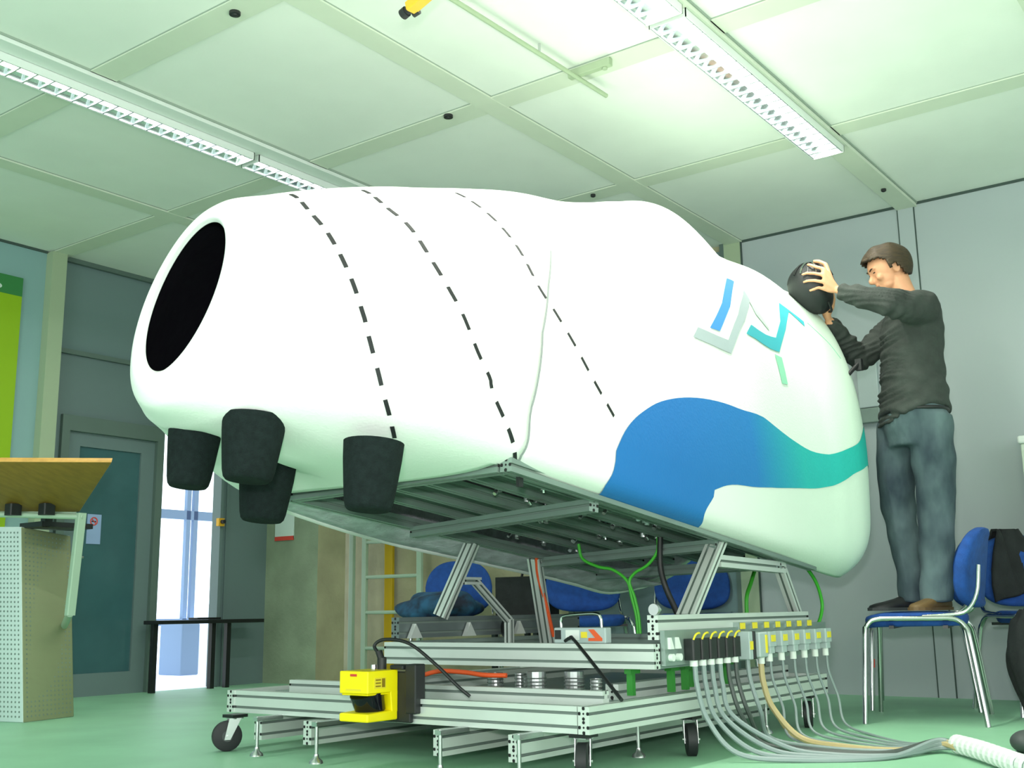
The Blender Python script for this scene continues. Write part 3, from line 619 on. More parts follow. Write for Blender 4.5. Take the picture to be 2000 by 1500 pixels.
# ------------------------------------------------------------ laser scanner on the front beam
e = empty('laser_scanner', (2.82, 2.70, .145), 'yellow scanner with black window bolted to the platform front beam', 'scanner')
X0, X1, Y0, Y1 = 2.74, 2.885, 2.635, 2.765
b = B(); box(b, X0, X1, Y0, Y1, .235, .307); box(b, X0+.01, X1, Y0+.01, Y1, .228, .235)
o = link('scanner_head', b, 'yellow', e, bevel=.006)
b = B(); box(b, X0+.03, X0+.085, Y0-.001, Y0, .25, .285)
for i in range(3): box(b, X0+.036, X0+.06, Y0-.0022, Y0-.001, .256+i*.01, .260+i*.01, 1)
box(b, X0+.066, X0+.080, Y0-.0022, Y0-.001, .254, .282, 1); link('type_label', b, ['yel2', 'ymark'], o)
b = B(); box(b, X0-.001, X0, Y0+.05, Y0+.08, .290, .298, 0); box(b, X0-.001, X0, Y0+.03, Y0+.10, .244, .250, 1); link('printed_marks', b, ['red', 'yel2'], o)
b = B(); hexa(b, [(X0, Y0, .145), (X1, Y0, .145), (X1, Y1, .145), (X0, Y1, .145), (X0, Y0, .172), (X1, Y0, .178), (X1, Y1, .178), (X0, Y1, .172)]); link('scanner_base', b, 'yellow', e, bevel=.005)
b = B(); hexa(b, [(X1-.028, Y0, .17), (X1, Y0, .17), (X1, Y1, .17), (X1-.028, Y1, .17), (X1-.036, Y0, .24), (X1, Y0, .24), (X1, Y1, .24), (X1-.036, Y1, .24)]); link('scanner_spine', b, 'yellow', e, bevel=.003)
b = B(); tube(b, [(X0+.085, (Y0+Y1)/2, .172), (X0+.062, (Y0+Y1)/2, .236)], [.05, .058], 20)
for v in b.verts: v.co.y = (Y0+Y1)/2+(v.co.y-(Y0+Y1)/2)*.98
link('scan_window', b, 'lens', e, smooth=True)
b = B(); box(b, 2.885, 2.902, 2.58, 2.78, .135, .30); box(b, 2.88, 2.93, 2.552, 2.60, .165, .325); box(b, 2.87, 2.93, 2.60, 2.66, .307, .322); link('mounting_bracket', b, 'black', e, bevel=.004)
b = B(); cyl(b, (2.875, 2.70, .300), (2.875, 2.70, .345), .016, 14); cyl(b, (2.875, 2.70, .335), (2.875, 2.715, .365), .012, 12); link('cable_plug', b, 'black', e, smooth=True)
b = B(); cyl(b, (2.868, 2.73, .305), (2.868, 2.73, .322), .011, 12); link('screw_cap', b, 'steel', e)
def cableobj(name, pts, r, m, label, cat, group=None, n=8, sub=8):
    b = B(); tube(b, pts, r, n, smoothc=sub); return tag(link(name, b, m, smooth=True), label, cat, group)
cableobj('black_cable', [(2.875, 2.712, .355), (2.88, 2.74, .385), (2.89, 2.70, .405), (2.90, 2.60, .392), (2.92, 2.50, .325), (2.94, 2.42, .255), (2.96, 2.385, .222)], .006, 'black', 'black cable arching from the yellow scanner down to the platform', 'cable')
cableobj('black_rod', [(3.25, 2.20, .392), (3.235, 2.17, .402), (3.21, 2.13, .39), (2.95, 1.80, .232)], .006, 'black', 'thin black cable slanting from the carriage beam to the platform edge', 'cable', sub=3)
cableobj('orange_hose', [(3.18, 2.86, .252), (3.2, 2.80, .268), (3.2, 2.716, .284), (3.2, 2.6, .282), (3.2, 2.515, .275), (3.22, 2.43, .274)], .0085, 'orange', 'orange hose lying in the gap between platform and carriage', 'hose')
cableobj('orange_cable', [(4.05, 2.885, .74), (4.09, 2.905, .64), (4.14, 2.90, .52), (4.20, 2.905, .38)], .008, 'orange', 'orange cable tied along the slanted strut', 'cable')
cableobj('green_cable', [(3.9, 2.563, .76), (3.9, 2.545, .70), (3.9, 2.47, .665), (3.9, 2.40, .65), (3.9, 2.336, .604), (3.9, 2.318, .54), (3.9, 2.300, .47), (3.9, 2.295, .40)], .0065, 'green', 'green cable hanging from the left of the pod frame in a Y shape', 'cable', 'green cables under the pod')
cableobj('green_cable', [(3.9, 2.189, .77), (3.9, 2.195, .715), (3.9, 2.24, .665), (3.9, 2.30, .635), (3.9, 2.326, .60), (3.9, 2.305, .54), (3.9, 2.290, .47), (3.9, 2.285, .40)], .0065, 'green', 'green cable joining the Y from the right, beside the black loom', 'cable', 'green cables under the pod')
cableobj('green_cable', [(4.80, 2.2, .66), (4.75, 2.2, .60), (4.70, 2.2, .54), (4.69, 2.2, .46)], .009, 'green', 'green cable seen between the two right-hand struts', 'cable', 'green cables under the pod')
cableobj('green_cable', [(4.85, 1.97, .66), (4.93, 1.97, .61), (4.98, 1.97, .55), (4.99, 1.97, .48), (4.9, 1.97, .40), (4.7, 1.97, .36)], .008, 'green', 'green cable bowing out right of the last strut', 'cable', 'green cables under the pod')
cableobj('black_loom', [(3.9, 2.179, .77), (3.9, 2.184, .66), (3.9, 2.165, .58), (3.92, 2.14, .50), (3.95, 2.12, .42)], [.012]*5, 'black', 'thick black cable loom hanging under the pod frame', 'cable')
# grey box with carrying handle
e = empty('terminal_box', (3.28, 2.13, .387), 'grey metal box with chrome handle and orange labels on the carriage beam', 'box')
b = B(); box(b, 3.262, 3.30, 2.045, 2.255, .384, .436); o = link('box_body', b, 'lplastic', e, bevel=.004)
b = B(); box(b, 3.260, 3.262, 2.225, 2.25, .397, .428); link('socket', b, 'black', e)
b = B(); box(b, 3.260, 3.262, 2.15, 2.205, .395, .428); link('white_label', b, 'white', o)
b = B(); box(b, 3.259, 3.262, 2.118, 2.142, .402, .422, 0); box(b, 3.259, 3.262, 2.058, 2.112, .392, .402, 1); hexa(b, [(3.259, 2.06, .402), (3.262, 2.06, .402), (3.262, 2.085, .402), (3.259, 2.085, .402), (3.259, 2.09, .43), (3.262, 2.09, .43), (3.262, 2.112, .43), (3.259, 2.112, .43)], 1); link('warning_label', b, ['yel2', 'orange'], o)
b = B(); tube(b, [(3.28, 2.235, .436), (3.28, 2.235, .462), (3.28, 2.215, .476), (3.28, 2.10, .482), (3.28, 2.075, .470), (3.28, 2.07, .436)], .006, 8, smoothc=4); link('carrying_handle', b, 'chrome', e, smooth=True)
# bundle of grey cables
CE = (4.03, 1.134)
def cab(i, x, zs, m, label, r=.0065, spread=0, mid=(0, 0), far=0, bulge=1):
    y0 = 1.818; fx, fy = x+.07+mid[0], 1.70+mid[1]
    pts = [(x, y0, zs), (x+.004, y0-.004, zs-.07), (x+.02, y0-.03, .13), (fx, fy, .028), (fx+(CE[0]-fx)*.25-.04*bulge, fy+(CE[1]-fy)*.25-.03*bulge, r), (fx+(CE[0]-fx)*.6-.05*bulge, fy+(CE[1]-fy)*.6-.035*bulge, r), (CE[0]+.035+spread*.15, CE[1]+.09, .018+.012*(i % 3)), (CE[0]-.02+.010*((i*7) % 4-1.5), CE[1]-.01+.012*((i*5) % 4-1.5), .026+.009*((i*3) % 3))]
    cableobj('signal_cable', pts, r, m, label, 'cable', 'cables from the connector panel to the white conduit', n=7)
names = ['first', 'second', 'third', 'fourth']
for i in range(4): cab(i, 3.455+i*.062, .308, 'cable', 'pale grey cable from the %s black connector counted from the left' % names[i], .0085, spread=-.10+.03*i, mid=(-.02+.02*i, -.02*i))
cab(4, 3.703, .308, 'cablek', 'dark grey cable from the fifth black connector counted from the left', .008, -.02, (.05, .06)); cab(5, 3.765, .308, 'cablek', 'dark grey cable from the rightmost black connector', .008, 0, (.06, .08))
cab(6, 3.863, .312, 'cable', 'light grey cable below the grey plug beside the black connectors', .008, .0, (.05, .1))
cab(7, 3.975, .292, 'cablet', 'tan and white cable below the wide grey plug', .011, .02, (-.02, .0))
cab(8, 3.980, .292, 'cablet', 'thin tan cable beside the thicker tan one', .006, .04, (.02, .05))
od = ['leftmost', 'second', 'third', 'fourth', 'fifth', 'rightmost']
for i in range(6): cab(9+i, 4.06+i*.112, .298, 'cable', 'thin grey cable from the %s small grey plug of the right-hand row' % od[i], .0052, .04+.05*i, (-.09, .05), bulge=.4)
b = B(); cp = cr([(4.06, 1.16, .034), (3.92, 1.055, .036), (3.78, .955, .034), (3.636, .854, .032), (3.4, .68, .031), (3.1, .45, .031)], 40)
tube(b, cp, .03, 16, rf=lambda i, n: .0315 if i % 10 in (0, 1, 2, 3, 4, 5) else .0245)
b.faces.ensure_lookup_table()
for i in range(0, len(cp)-1):
    if i % 10 in (6, 7, 8):
        for f in b.faces[i*16:i*16+16]: f.material_index = 1
tag(link('conduit_hose', b, ['white', 'alud'], smooth=False), 'white ribbed conduit hose on the floor gathering the grey cables', 'hose')
b = B(); sphere(b, (4.235, .975, .035), .07, (1.3, .8, .55), 20); tag(link('grey_case', b, 'grub', smooth=True), 'dark grey rounded case on the floor at the right picture edge', 'case')

# ------------------------------------------------------------ lectern
e = empty('lectern', (3.1, 5.3, 0), 'perforated metal lectern with tilted beech top at the left edge', 'lectern')
bc, br, bl = Vector((3.06, 5.207, 0)), Vector((3.373, 5.276, 0)), Vector((2.97, 5.62, 0)); bk = br+bl-bc
tc_, tr_, tl_ = Vector((3.02, 5.28, .935)), Vector((3.325, 5.33, .905)), Vector((2.93, 5.66, .95)); tk = tr_+tl_-tc_
b = B(); hexa(b, [bc, br, bk, bl, tc_, tr_, tk, tl_]); b.faces.ensure_lookup_table()
for f in b.faces:
    if f.calc_center_median().x > 3.1 and abs(f.normal.z) < .5: f.material_index = 1
b.normal_update()
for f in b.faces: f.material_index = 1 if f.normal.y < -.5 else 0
lb = link('pedestal', b, ['perf', 'perft'], e, smooth='keep', bevel=.006)
def perfo(o_, ux, uz, nrm, nx, nz, m, r=.0055):
    b = B()
    for i in range(nx):
        for j in range(nz):
            fx, fz = (i+1)/(nx+1), (j+1.2)/(nz+1.5); disc(b, o_(fx, fz)+nrm*.0012, nrm, r, 6)
    link('perforation', b, m, lb)
nr = (br-bc).cross(Zv).normalized(); nl_ = -(bl-bc).cross(Zv).normalized()
if nl_.x > 0: nl_ = -nl_
if nr.y > 0: nr = -nr
bil = lambda A_, B_, C_, D_: (lambda fx, fz: (A_*(1-fx)+B_*fx)*(1-fz)+(C_*(1-fx)+D_*fx)*fz)
nr2 = (br-bc).cross(tc_-bc).normalized(); nr2 = nr2 if nr2.y < 0 else -nr2
nl2 = (bl-bc).cross(tc_-bc).normalized(); nl2 = nl2 if nl2.x < 0 else -nl2
perfo(bil(bc, br, tc_, tr_), 0, 0, nr2, 12, 40, 'alud', .0045); perfo(bil(bc, bl, tc_, tl_), 0, 0, nl2, 16, 40, 'alud', .0055)
hr, lr = Vector((3.008, 4.53, 1.188)), Vector((3.154, 4.996, .998)); hl, ll = Vector((2.55, 5.12, 1.20)), Vector((2.72, 5.55, 1.01))
nn = (hl-hr).cross(lr-hr).normalized(); nn = nn if nn.z > 0 else -nn
b = B(); hexa(b, [hr, lr, ll, hl, hr+nn*.025, lr+nn*.025, ll+nn*.025, hl+nn*.025]); b.normal_update()
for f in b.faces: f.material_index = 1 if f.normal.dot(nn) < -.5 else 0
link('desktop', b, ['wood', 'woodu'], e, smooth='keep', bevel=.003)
b = B(); q0, q1 = Vector((3.15, 4.955, .972)), Vector((2.70, 5.52, 1.0)); cyl(b, q0, q1, .014, 12); cyl(b, q0+Vector((0, .06, .02)), q1+Vector((0, .06, .02)), .008, 10); link('support_bar', b, 'pole', e, smooth=True)
b = B(); rprism(b, (3.145, 4.965, 0), .022, .016, 0, 1, .006, (1, 0, 0), (0, 1, 0), (.01, .06, -.49)); 
for v in b.verts: v.co.z += .99
for v in b.verts: pass
link('slanted_leg', b, 'pole', e)
b = B(); cyl(b, (3.152, 5.02, .51), (3.30, 5.30, .45), .018, 12); link('leg_arm', b, 'pole', e, smooth=True)
b = B(); box(b, 3.04, 3.32, 5.13, 5.33, .93, .955); box(b, 3.05, 3.09, 5.12, 5.16, .93, 1.0); link('top_bracket', b, 'blackm', e)
for p in ((2.925, 5.197, 1.0), (3.025, 5.07, 1.0)):
    b = B(); rprism(b, p, .03, .03, -.02, .035, .008); o = link('clamp', b, 'black', e)
    b = B(); cyl(b, (p[0], p[1], p[2]+.02), (p[0], p[1], p[2]+.095), .014, 14); link('clamp_pin', b, 'chrome', o, smooth=True)

# ------------------------------------------------------------ things at the back
e = empty('ladder', (6.25, 5.8, 0), 'pale aluminium ladder standing against the rear concrete wall', 'ladder')
for y in (6.19, 6.055, 5.50):
    b = B(); box(b, 6.235, 6.265, y-.022, y+.022, 0, 1.9); link('side_rail', b, 'pole', e, bevel=.004)
for k in range(7):
    b = B(); cyl(b, (6.25, 6.055, .23+k*.262), (6.25, 5.50, .23+k*.262), .014, 10); link('rung', b, 'pole', e, smooth=True)
e = empty('folding_steps', (6.34, 5.86, 0), 'yellow fibreglass upright behind the ladder rungs', 'pole')
link('pole_upright', box(B(), 6.33, 6.36, 5.85, 5.93, 0, 1.8), 'yladder', e, bevel=.004)
e = empty('low_table', (5.15, 6.35, 0), 'low black-framed table in front of the bright doorway', 'table')
link('table_top', box(B(), 4.58, 5.47, 6.28, 6.44, .435, .460), 'blackm', e, bevel=.003)
for x, y in ((4.61, 6.36), (5.08, 6.36), (5.21, 6.36)):
    link('leg', box(B(), x-.017, x+.017, y-.017, y+.017, 0, .436), 'blackm', e)
b = B(); box(b, 4.92, 5.12, 6.32, 6.42, .461, .475); tag(link('flat_case', b, 'blackm', bevel=.004), 'flat dark case lying on the low black table', 'case')
e = empty('side_table', (5.8, 4.28, 0), 'brown tabletop behind the carriage carrying a black case', 'table')
link('table_top', box(B(), 5.65, 6.1, 4.04, 4.42, .44, .462), 'woodu', e, bevel=.003)
for x in (5.70, 6.05):
    for y in (4.07, 4.39): link('leg', box(B(), x-.015, x+.015, y-.015, y+.015, 0, .44), 'blackm', e)
b = B(); rprism(b, (5.83, 4.23, 0), .12, .175, .463, .70, .03); o = link('black_case', b, 'kcloth', smooth=True); tag(o, 'black soft case standing on the brown table behind the carriage', 'case')
b = B(); tube(b, [(5.83, 4.15, .70), (5.83, 4.17, .74), (5.83, 4.25, .74), (5.83, 4.27, .70)], .008, 8, smoothc=4); link('case_handle', b, 'black', o, smooth=True)
e = empty('storage_cabinet', (6.27, 1.0, 0), 'pale cream cabinet cut by the right picture edge', 'cabinet')
link('cabinet_body', box(B(), 6.15, 6.38, .55, 1.31, 0, 1.30), 'cab', e, bevel=.006)
link('cabinet_top', box(B(), 6.13, 6.39, .54, 1.32, 1.30, 1.34), 'white', e, bevel=.01); link('cabinet_door', box(B(), 6.135, 6.15, .58, 1.29, .06, 1.27), 'cab', e, bevel=.003)

# ------------------------------------------------------------ chairs
def make_chair():
    r = bpy.data.objects.new('conference_chair', None); r.empty_display_size = .1; C.objects.link(r)
    b = B(); sec = []
    for z, k, d in ((.405, .93, 0), (.412, .97, 0), (.43, 1, 0), (.448, 1, 0), (.458, .975, 0), (.463, .90, 0)):
        ring = []
        for i in range(40):
            a = 2*PI*i/40; c, s = math.cos(a), math.sin(a); x = .222*k*math.copysign(abs(c)**.45, c); y = .215*k*math.copysign(abs(s)**.5, s)
            ring.append((x, y+.02, z-.012*max(0, y-.12)/.1-.006*(1-abs(x)/.222)*(z > .44)))
        sec.append(ring)
    loft(b, sec); link('seat', b, 'blue', r, smooth=True)
    b = B(); sec = []
    for dy, k in ((-.026, .90), (-.022, .97), (-.008, 1), (.010, 1), (.022, .96), (.027, .88)):
        ring = []
        for i in range(44):
            a = 2*PI*i/44; c, s = math.cos(a), math.sin(a); x = .228*k*math.copysign(abs(c)**.7, c); zz = .175*k*math.copysign(abs(s)**(.85 if s > 0 else .55), s)
            x *= 1-.10*(zz/.175 if zz > 0 else 0)
            ring.append((x, -.262+dy-.14*(zz)+1.0*x*x-.13*x, .655+zz))
        sec.append(ring)
    loft(b, sec); link('backrest', b, 'blue', r, smooth=True)
    for s in (-1, 1):
        b = B(); tube(b, [(s*.30, .24, 0), (s*.265, .22, .36), (s*.255, .215, .40), (s*.245, .19, .43), (s*.242, .15, .438)], .011, 10, smoothc=4); link('leg', b, 'chrome', r, smooth=True)
        b = B(); tube(b, [(s*.30, -.245, 0), (s*.262, -.205, .34), (s*.25, -.19, .40), (s*.244, -.16, .43), (s*.242, -.12, .438)], .011, 10, smoothc=4); link('leg', b, 'chrome', r, smooth=True)
        b = B(); tube(b, [(s*.242, .155, .438), (s*.242, 0, .438), (s*.242, -.125, .438)], .011, 10); link('side_rail', b, 'chrome', r, smooth=True)
        b = B(); tube(b, [(s*.236, -.02, .445), (s*.236, -.13, .452), (s*.234, -.20, .468), (s*.225, -.245, .54), (s*.21, -.262, .66)], .009, 10, smoothc=4); link('back_upright', b, 'chrome', r, smooth=True)
    b = B(); box(b, -.235, .235, .10, .12, .395, .408); box(b, -.235, .235, -.12, -.10, .395, .408); link('under_frame', b, 'blackm', r)
    return r
c0 = make_chair()
def place(x, y, fx, fy, label, first=False):
    o = c0 if first else copy_tree(c0)
    o.location = (x, y, 0); o.rotation_euler = (0, 0, math.atan2(fy, fx)-PI/2); return tag(o, label, 'chair', 'blue conference chairs')
place(5.225, 1.60, -.22, .975, 'blue chair with chrome legs the man stands on', True)
place(5.86, 1.80, -.25, .97, 'blue chair mostly hidden behind the chair the man stands on')
place(5.84, 1.185, -.75, -.60, 'blue chair at the right edge with black cloth over its back')
place(5.78, 4.77, -.80, -.55, 'blue chair behind the left strut with a crumpled cloth on its seat')
place(5.72, 3.72, -.80, -.60, 'blue chair behind the terminal box, under the middle of the pod')
place(6.12, 3.18, -.80, -.60, 'blue chair in shade right of the black cable loom')
ch1 = [o for o in C.objects if o.get('label') == 'blue chair mostly hidden behind the chair the man stands on'][0]
b = B(); tube(b, [(-.273, .225, .24), (-.277, .227, .20)], .0125, 10); st = link('leg_sticker', b, 'red', ch1); st.matrix_parent_inverse = Matrix()
def lump(name, c, r, m, label, cat, seed=1, flat=0, rot=None):
    b = B(); rnd = random.Random(seed); sphere(b, (0, 0, 0), 1, seg=40); ph = [(rnd.uniform(-1, 1), rnd.uniform(-1, 1), rnd.uniform(-1, 1), rnd.uniform(4, 9), rnd.uniform(0, 6)) for _ in range(8)]
    for v in b.verts:
        p = v.co.copy(); d = sum(.035*math.sin(q[3]*(p.x*q[0]+p.y*q[1]+p.z*q[2])+q[4]) for q in ph); p *= 1+d
        v.co = Vector((p.x*r[0], p.y*r[1], max(p.z, -.5)*r[2] if flat else p.z*r[2]))
    if rot: bmesh.ops.rotate(b, verts=b.verts, matrix=rot)
    bmesh.ops.translate(b, verts=b.verts, vec=c); return tag(link(name, b, m, smooth='keep' if 0 else True), label, cat)
lump('folded_jacket', (5.70, 4.85, .513), (.20, .30, .11), 'cloth', 'crumpled blue and black jacket on the chair behind the left strut', 'jacket', 3, 1)
# black cloth over the backrest of the right-hand chair
def drape():
    b = B(); ch = Matrix.Translation((5.84, 1.185, 0)) @ Matrix.Rotation(math.atan2(-.60, -.75)-PI/2, 4, 'Z'); rows = []
    for i in range(15):
        u = i/14; x = .12-.14*u; row = []
        prof = [(-.18+.09*1, .50+.06*u), (-.21, .58), (-.225, .66), (-.238, .74), (-.25, .81), (-.265, .848), (-.295, .848), (-.318, .80), (-.315, .72), (-.305, .64)]
        for k, (y, z) in enumerate(prof):
            yy = y if k > 0 else -.175
            row.append((x*(1+.6*(1-k/5) if k < 5 else 1)+.012*math.sin(9*u+k), yy+1.1*x*x+.006*math.sin(17*u+k*1.3)+.004, z))
        rows.append(row)
    loft(b, rows, closed=False, cap=False); bmesh.ops.transform(b, matrix=ch, verts=b.verts)
    o = link('black_jacket', b, 'kcloth', smooth=True); s = o.modifiers.new('s', 'SOLIDIFY'); s.thickness = .016; s.offset = 1
    tag(o, 'black jacket draped over the back of the right edge chair', 'jacket')
drape()
lump('black_coat', (5.33, 1.19, .25), (.10, .085, .22), 'kcloth', 'black bunched coat hanging low at the right picture edge', 'coat', 5)

# ------------------------------------------------------------ the man standing on the chair
def remesh(name, bm, m, parent, vox, smooth_it=3, disp=None):
    me = bpy.data.meshes.new('t'); bm.to_mesh(me); bm.free(); o = bpy.data.objects.new('t', me); C.objects.link(o)
    r = o.modifiers.new('r', 'REMESH'); r.mode = 'VOXEL'; r.voxel_size = vox
    if smooth_it: s = o.modifiers.new('s', 'SMOOTH'); s.iterations = smooth_it; s.factor = .5
    dg = bpy.context.evaluated_depsgraph_get(); m2 = bpy.data.meshes.new_from_object(o.evaluated_get(dg))
    bpy.data.objects.remove(o); b = B(); b.from_mesh(m2); bpy.data.meshes.remove(m2)
    if disp:
        b.normal_update()
        for v in b.verts: v.co += v.normal*disp(v.co)
    for f in b.faces: f.material_index = 0
    return link(name, b, m, parent, smooth='keep') if 0 else _sm(link(name, b, m, parent, smooth='keep'))
def _sm(o):
    for p in o.data.polygons: p.use_smooth = True
    return o
man = bpy.data.objects.new('person', None); C.objects.link(man); tag(man, 'person in charcoal long-sleeved shirt and washed jeans standing on a chair, holding a black helmet', 'person')
def ell(cu, cw, z, ru, rw, n=28, tilt=0, p=2.3):
    out = []
    for i in range(n):
        a = 2*PI*i/n; c, s = math.cos(a), math.sin(a)
        x = ru*math.copysign(abs(c)**(2/p), c); y = rw*math.copysign(abs(s)**(2/p), s); out.append((cu+x, cw+y, z+tilt*x))
    return out
def limb(b, pts, rad, n=20, sub=5):
    P = cr([Vector(p) for p in pts], sub); R = cr([Vector((r, 0, 0)) for r in rad], sub); R = [q.x for q in R]; tube(b, P, R, n)
    sphere(b, P[0], R[0]*.98, seg=14); sphere(b, P[-1], R[-1]*.98, seg=14)
# joints, local frame: x picture-right, y away from the camera, z up from the chair seat
SHN, ELN, WRN = (.125, -.175, 1.425), (-.085, -.305, 1.405), (-.262, -.150, 1.497)
SHF, ELF, WRF = (.115, .175, 1.415), (-.085, .20, 1.235), (-.262, .07, 1.400)
TORSO = [(.86, .085, .135, .165), (.95, .09, .14, .17), (1.05, .095, .125, .155), (1.15, .095, .120, .150), (1.28, .105, .115, .155), (1.38, .115, .10, .15), (1.44, .115, .07, .10), (1.48, .11, .055, .07)]
LEGN = [(.125, -.085, .90), (.125, -.09, .78), (.128, -.085, .49), (.105, -.08, .30), (.095, -.075, .07)]
LEGF = [(.045, .085, .90), (.030, .09, .78), (.005, .09, .49), (.012, .09, .30), (.030, .09, .07)]
b = B()
loft(b, [ell(u, 0, z, a-.02, c-.02) for z, u, a, c in TORSO])
for L_, s in ((LEGN, 1), (LEGF, 1)): limb(b, L_, [.075, .070, .050, .045, .036])
for S_, E_, W_ in ((SHN, ELN, WRN), (SHF, ELF, WRF)): limb(b, [S_, tuple((Vector(S_)+Vector(E_))/2), E_, tuple((Vector(E_)+Vector(W_))/2), W_], [.040, .040, .034, .032, .026])
limb(b, [(.112, 0, 1.46), (.085, 0, 1.53), (.06, 0, 1.60)], [.060, .056, .058])
HC = Vector((.016, 0, 1.662)); th = math.radians(24); HF = Vector((-math.cos(th), 0, -math.sin(th))); HS = Vector((0, 1, 0)); HU = Vector((-math.sin(th), 0, math.cos(th)))
RH = Matrix((HF, HS, HU)).transposed()
def hp_(f, s, u): return HC+HF*f+HS*s+HU*u
sphere(b, hp_(-.002, 0, 0), 1, (.098, .073, .088), 28, rot=RH); sphere(b, hp_(.030, 0, -.045), 1, (.062, .058, .068), 24, rot=RH)
sphere(b, hp_(.062, 0, -.098), 1, (.028, .032, .022), 16, rot=RH); sphere(b, hp_(.040, 0, -.085), 1, (.045, .050, .032), 16, rot=RH)
tube(b, [hp_(.082, 0, -.002), hp_(.097, 0, -.026), hp_(.108, 0, -.042), hp_(.088, 0, -.050)], [.008, .010, .013, .008], 10, smoothc=3)
for s in (-1, 1):
    sphere(b, hp_(.080, s*.028, .010), 1, (.012, .024, .007), 12, rot=RH); sphere(b, hp_(.070, s*.038, -.040), 1, (.020, .018, .018), 12, rot=RH)
    tube(b, [hp_(-.012+.019*math.cos(a)-.004*math.sin(a), s*(.077+.006*math.sin(a)), -.022+.031*math.sin(a)) for a in (2*PI*i/12 for i in range(13))], .0058, 8)
    sphere(b, hp_(-.010, s*.073, -.022), 1, (.015, .007, .024), 10, rot=RH)
sphere(b, hp_(.086, 0, -.068), 1, (.009, .020, .005), 12, rot=RH); sphere(b, hp_(.083, 0, -.078), 1, (.009, .017, .006), 12, rot=RH)
def hand(b, W, tips, base, thumb, rp=.0085):
    """palm from the wrist W to the knuckles in base, fingers through tips"""
    W = Vector(W); kn = [Vector(k) for k in base]
    cpt = sum(kn, Vector())/4
    for k in kn: tube(b, [W, W*.5+k*.5, k], [.017, .0155, .0115], 10)
    tube(b, [kn[0], kn[1], kn[2], kn[3]], .0115, 8); tube(b, [W*.5+kn[0]*.5, W*.5+kn[3]*.5], .014, 8)
    for k, t in zip(kn, tips): tube(b, [k]+[Vector(q) for q in t], [rp*1.12]+[rp*(1-.10*i) for i in range(len(t))], 9, smoothc=0); sphere(b, t[-1], rp*.82, seg=8)
    tube(b, [W*.65+kn[0]*.35]+[Vector(q) for q in thumb], [.0145, .012, .0105, .0095][:1+len(thumb)], 9); sphere(b, thumb[-1], .0092, seg=8)
HEL = Vector((-.362, .0, 1.567))
def on(h, a, rr=.121):     # point on the helmet side facing the camera, angles in degrees: h toward picture-left, a up
    h, a = math.radians(h), math.radians(a); return HEL+Vector((-math.sin(h)*math.cos(a), -math.cos(h)*math.cos(a), math.sin(a)))*rr
WN = Vector((-.276, -.128, 1.508))
kn = [on(-14, 22, .135), on(-12, 6, .137), on(-14, -9, .137), on(-20, -24, .137)]
hand(b, WN, [[on(2, 34), on(14, 42), on(22, 44)], [on(8, 14), on(24, 16), on(33, 14)], [on(6, -4), on(22, -3), on(31, -5)], [on(-2, -20), on(10, -24), on(18, -26)]], kn, [on(-32, 40, .130), on(-24, 56, .126), on(-10, 62, .122)])
WF = Vector((-.272, .055, 1.412)); o2 = lambda x, y, z: Vector((x, y, z))
hand(b, WF, [[o2(-.325, -.030, 1.468), o2(-.352, -.055, 1.470), o2(-.372, -.066, 1.478)], [o2(-.330, -.008, 1.464), o2(-.366, -.030, 1.461), o2(-.392, -.042, 1.466)], [o2(-.335, .016, 1.460), o2(-.372, .000, 1.458), o2(-.400, -.008, 1.462)], [o2(-.335, .038, 1.462), o2(-.368, .030, 1.460), o2(-.392, .026, 1.464)]],
     [o2(-.296, .002, 1.456), o2(-.298, .020, 1.452), o2(-.298, .038, 1.450), o2(-.296, .056, 1.452)], [o2(-.262, .012, 1.462), o2(-.262, -.018, 1.492), o2(-.270, -.040, 1.512)])
body = remesh('body', b, 'skin', man, .0052, 2)
for s in (-1, 1):
    b = B(); sphere(b, hp_(.0835, s*.029, -.008), 1, (.006, .010, .0035), 10, rot=RH); link('eye', b, 'eye', man, smooth=True)
    b = B(); tube(b, [hp_(.093, s*.012, .008), hp_(.091, s*.030, .013), hp_(.080, s*.045, .010)], .0035, 6, smoothc=3); link('eyebrow', b, 'hair', man)
b = B(); tube(b, [hp_(.086, -.018, -.074), hp_(.093, 0, -.073), hp_(.086, .018, -.074)], .0022, 6, smoothc=3); link('mouth', b, 'lip', man)
# hair cap
b = B(); sphere(b, (0, 0, 0), 1, (1, 1, 1), 56); rm = []
for v in b.verts:
    p = v.co.copy(); f, s_, u = p.x*(.113 if p.x > 0 else .119)*(1-.10*max(0, -p.z)), p.y*.084, p.z*(.100 if p.z > 0 else .125)
    line = -.090 if f < -.035 else (-.090+(f+.035)/.045*.093 if f < .010 else (.003+(f-.010)/.055*.034 if f < .065 else .037+(f-.065)*.5))
    if f > .010 and f < .03 and abs(s_) > .04: line = -.028
    if u < line: rm.append(v)
    n_ = .0025*math.sin(70*f+40*s_)+.002*math.sin(120*s_-60*u)
    fr = .004 if (f > .06 and u > .03) else 0
    v.co = hp_(f+fr, s_*(1+n_*6), u+n_+.004)
bmesh.ops.delete(b, geom=rm, context='VERTS'); o = link('hair', b, 'hair', man, smooth='keep'); _sm(o); s = o.modifiers.new('s', 'SOLIDIFY'); s.thickness = .012; s.offset = -1
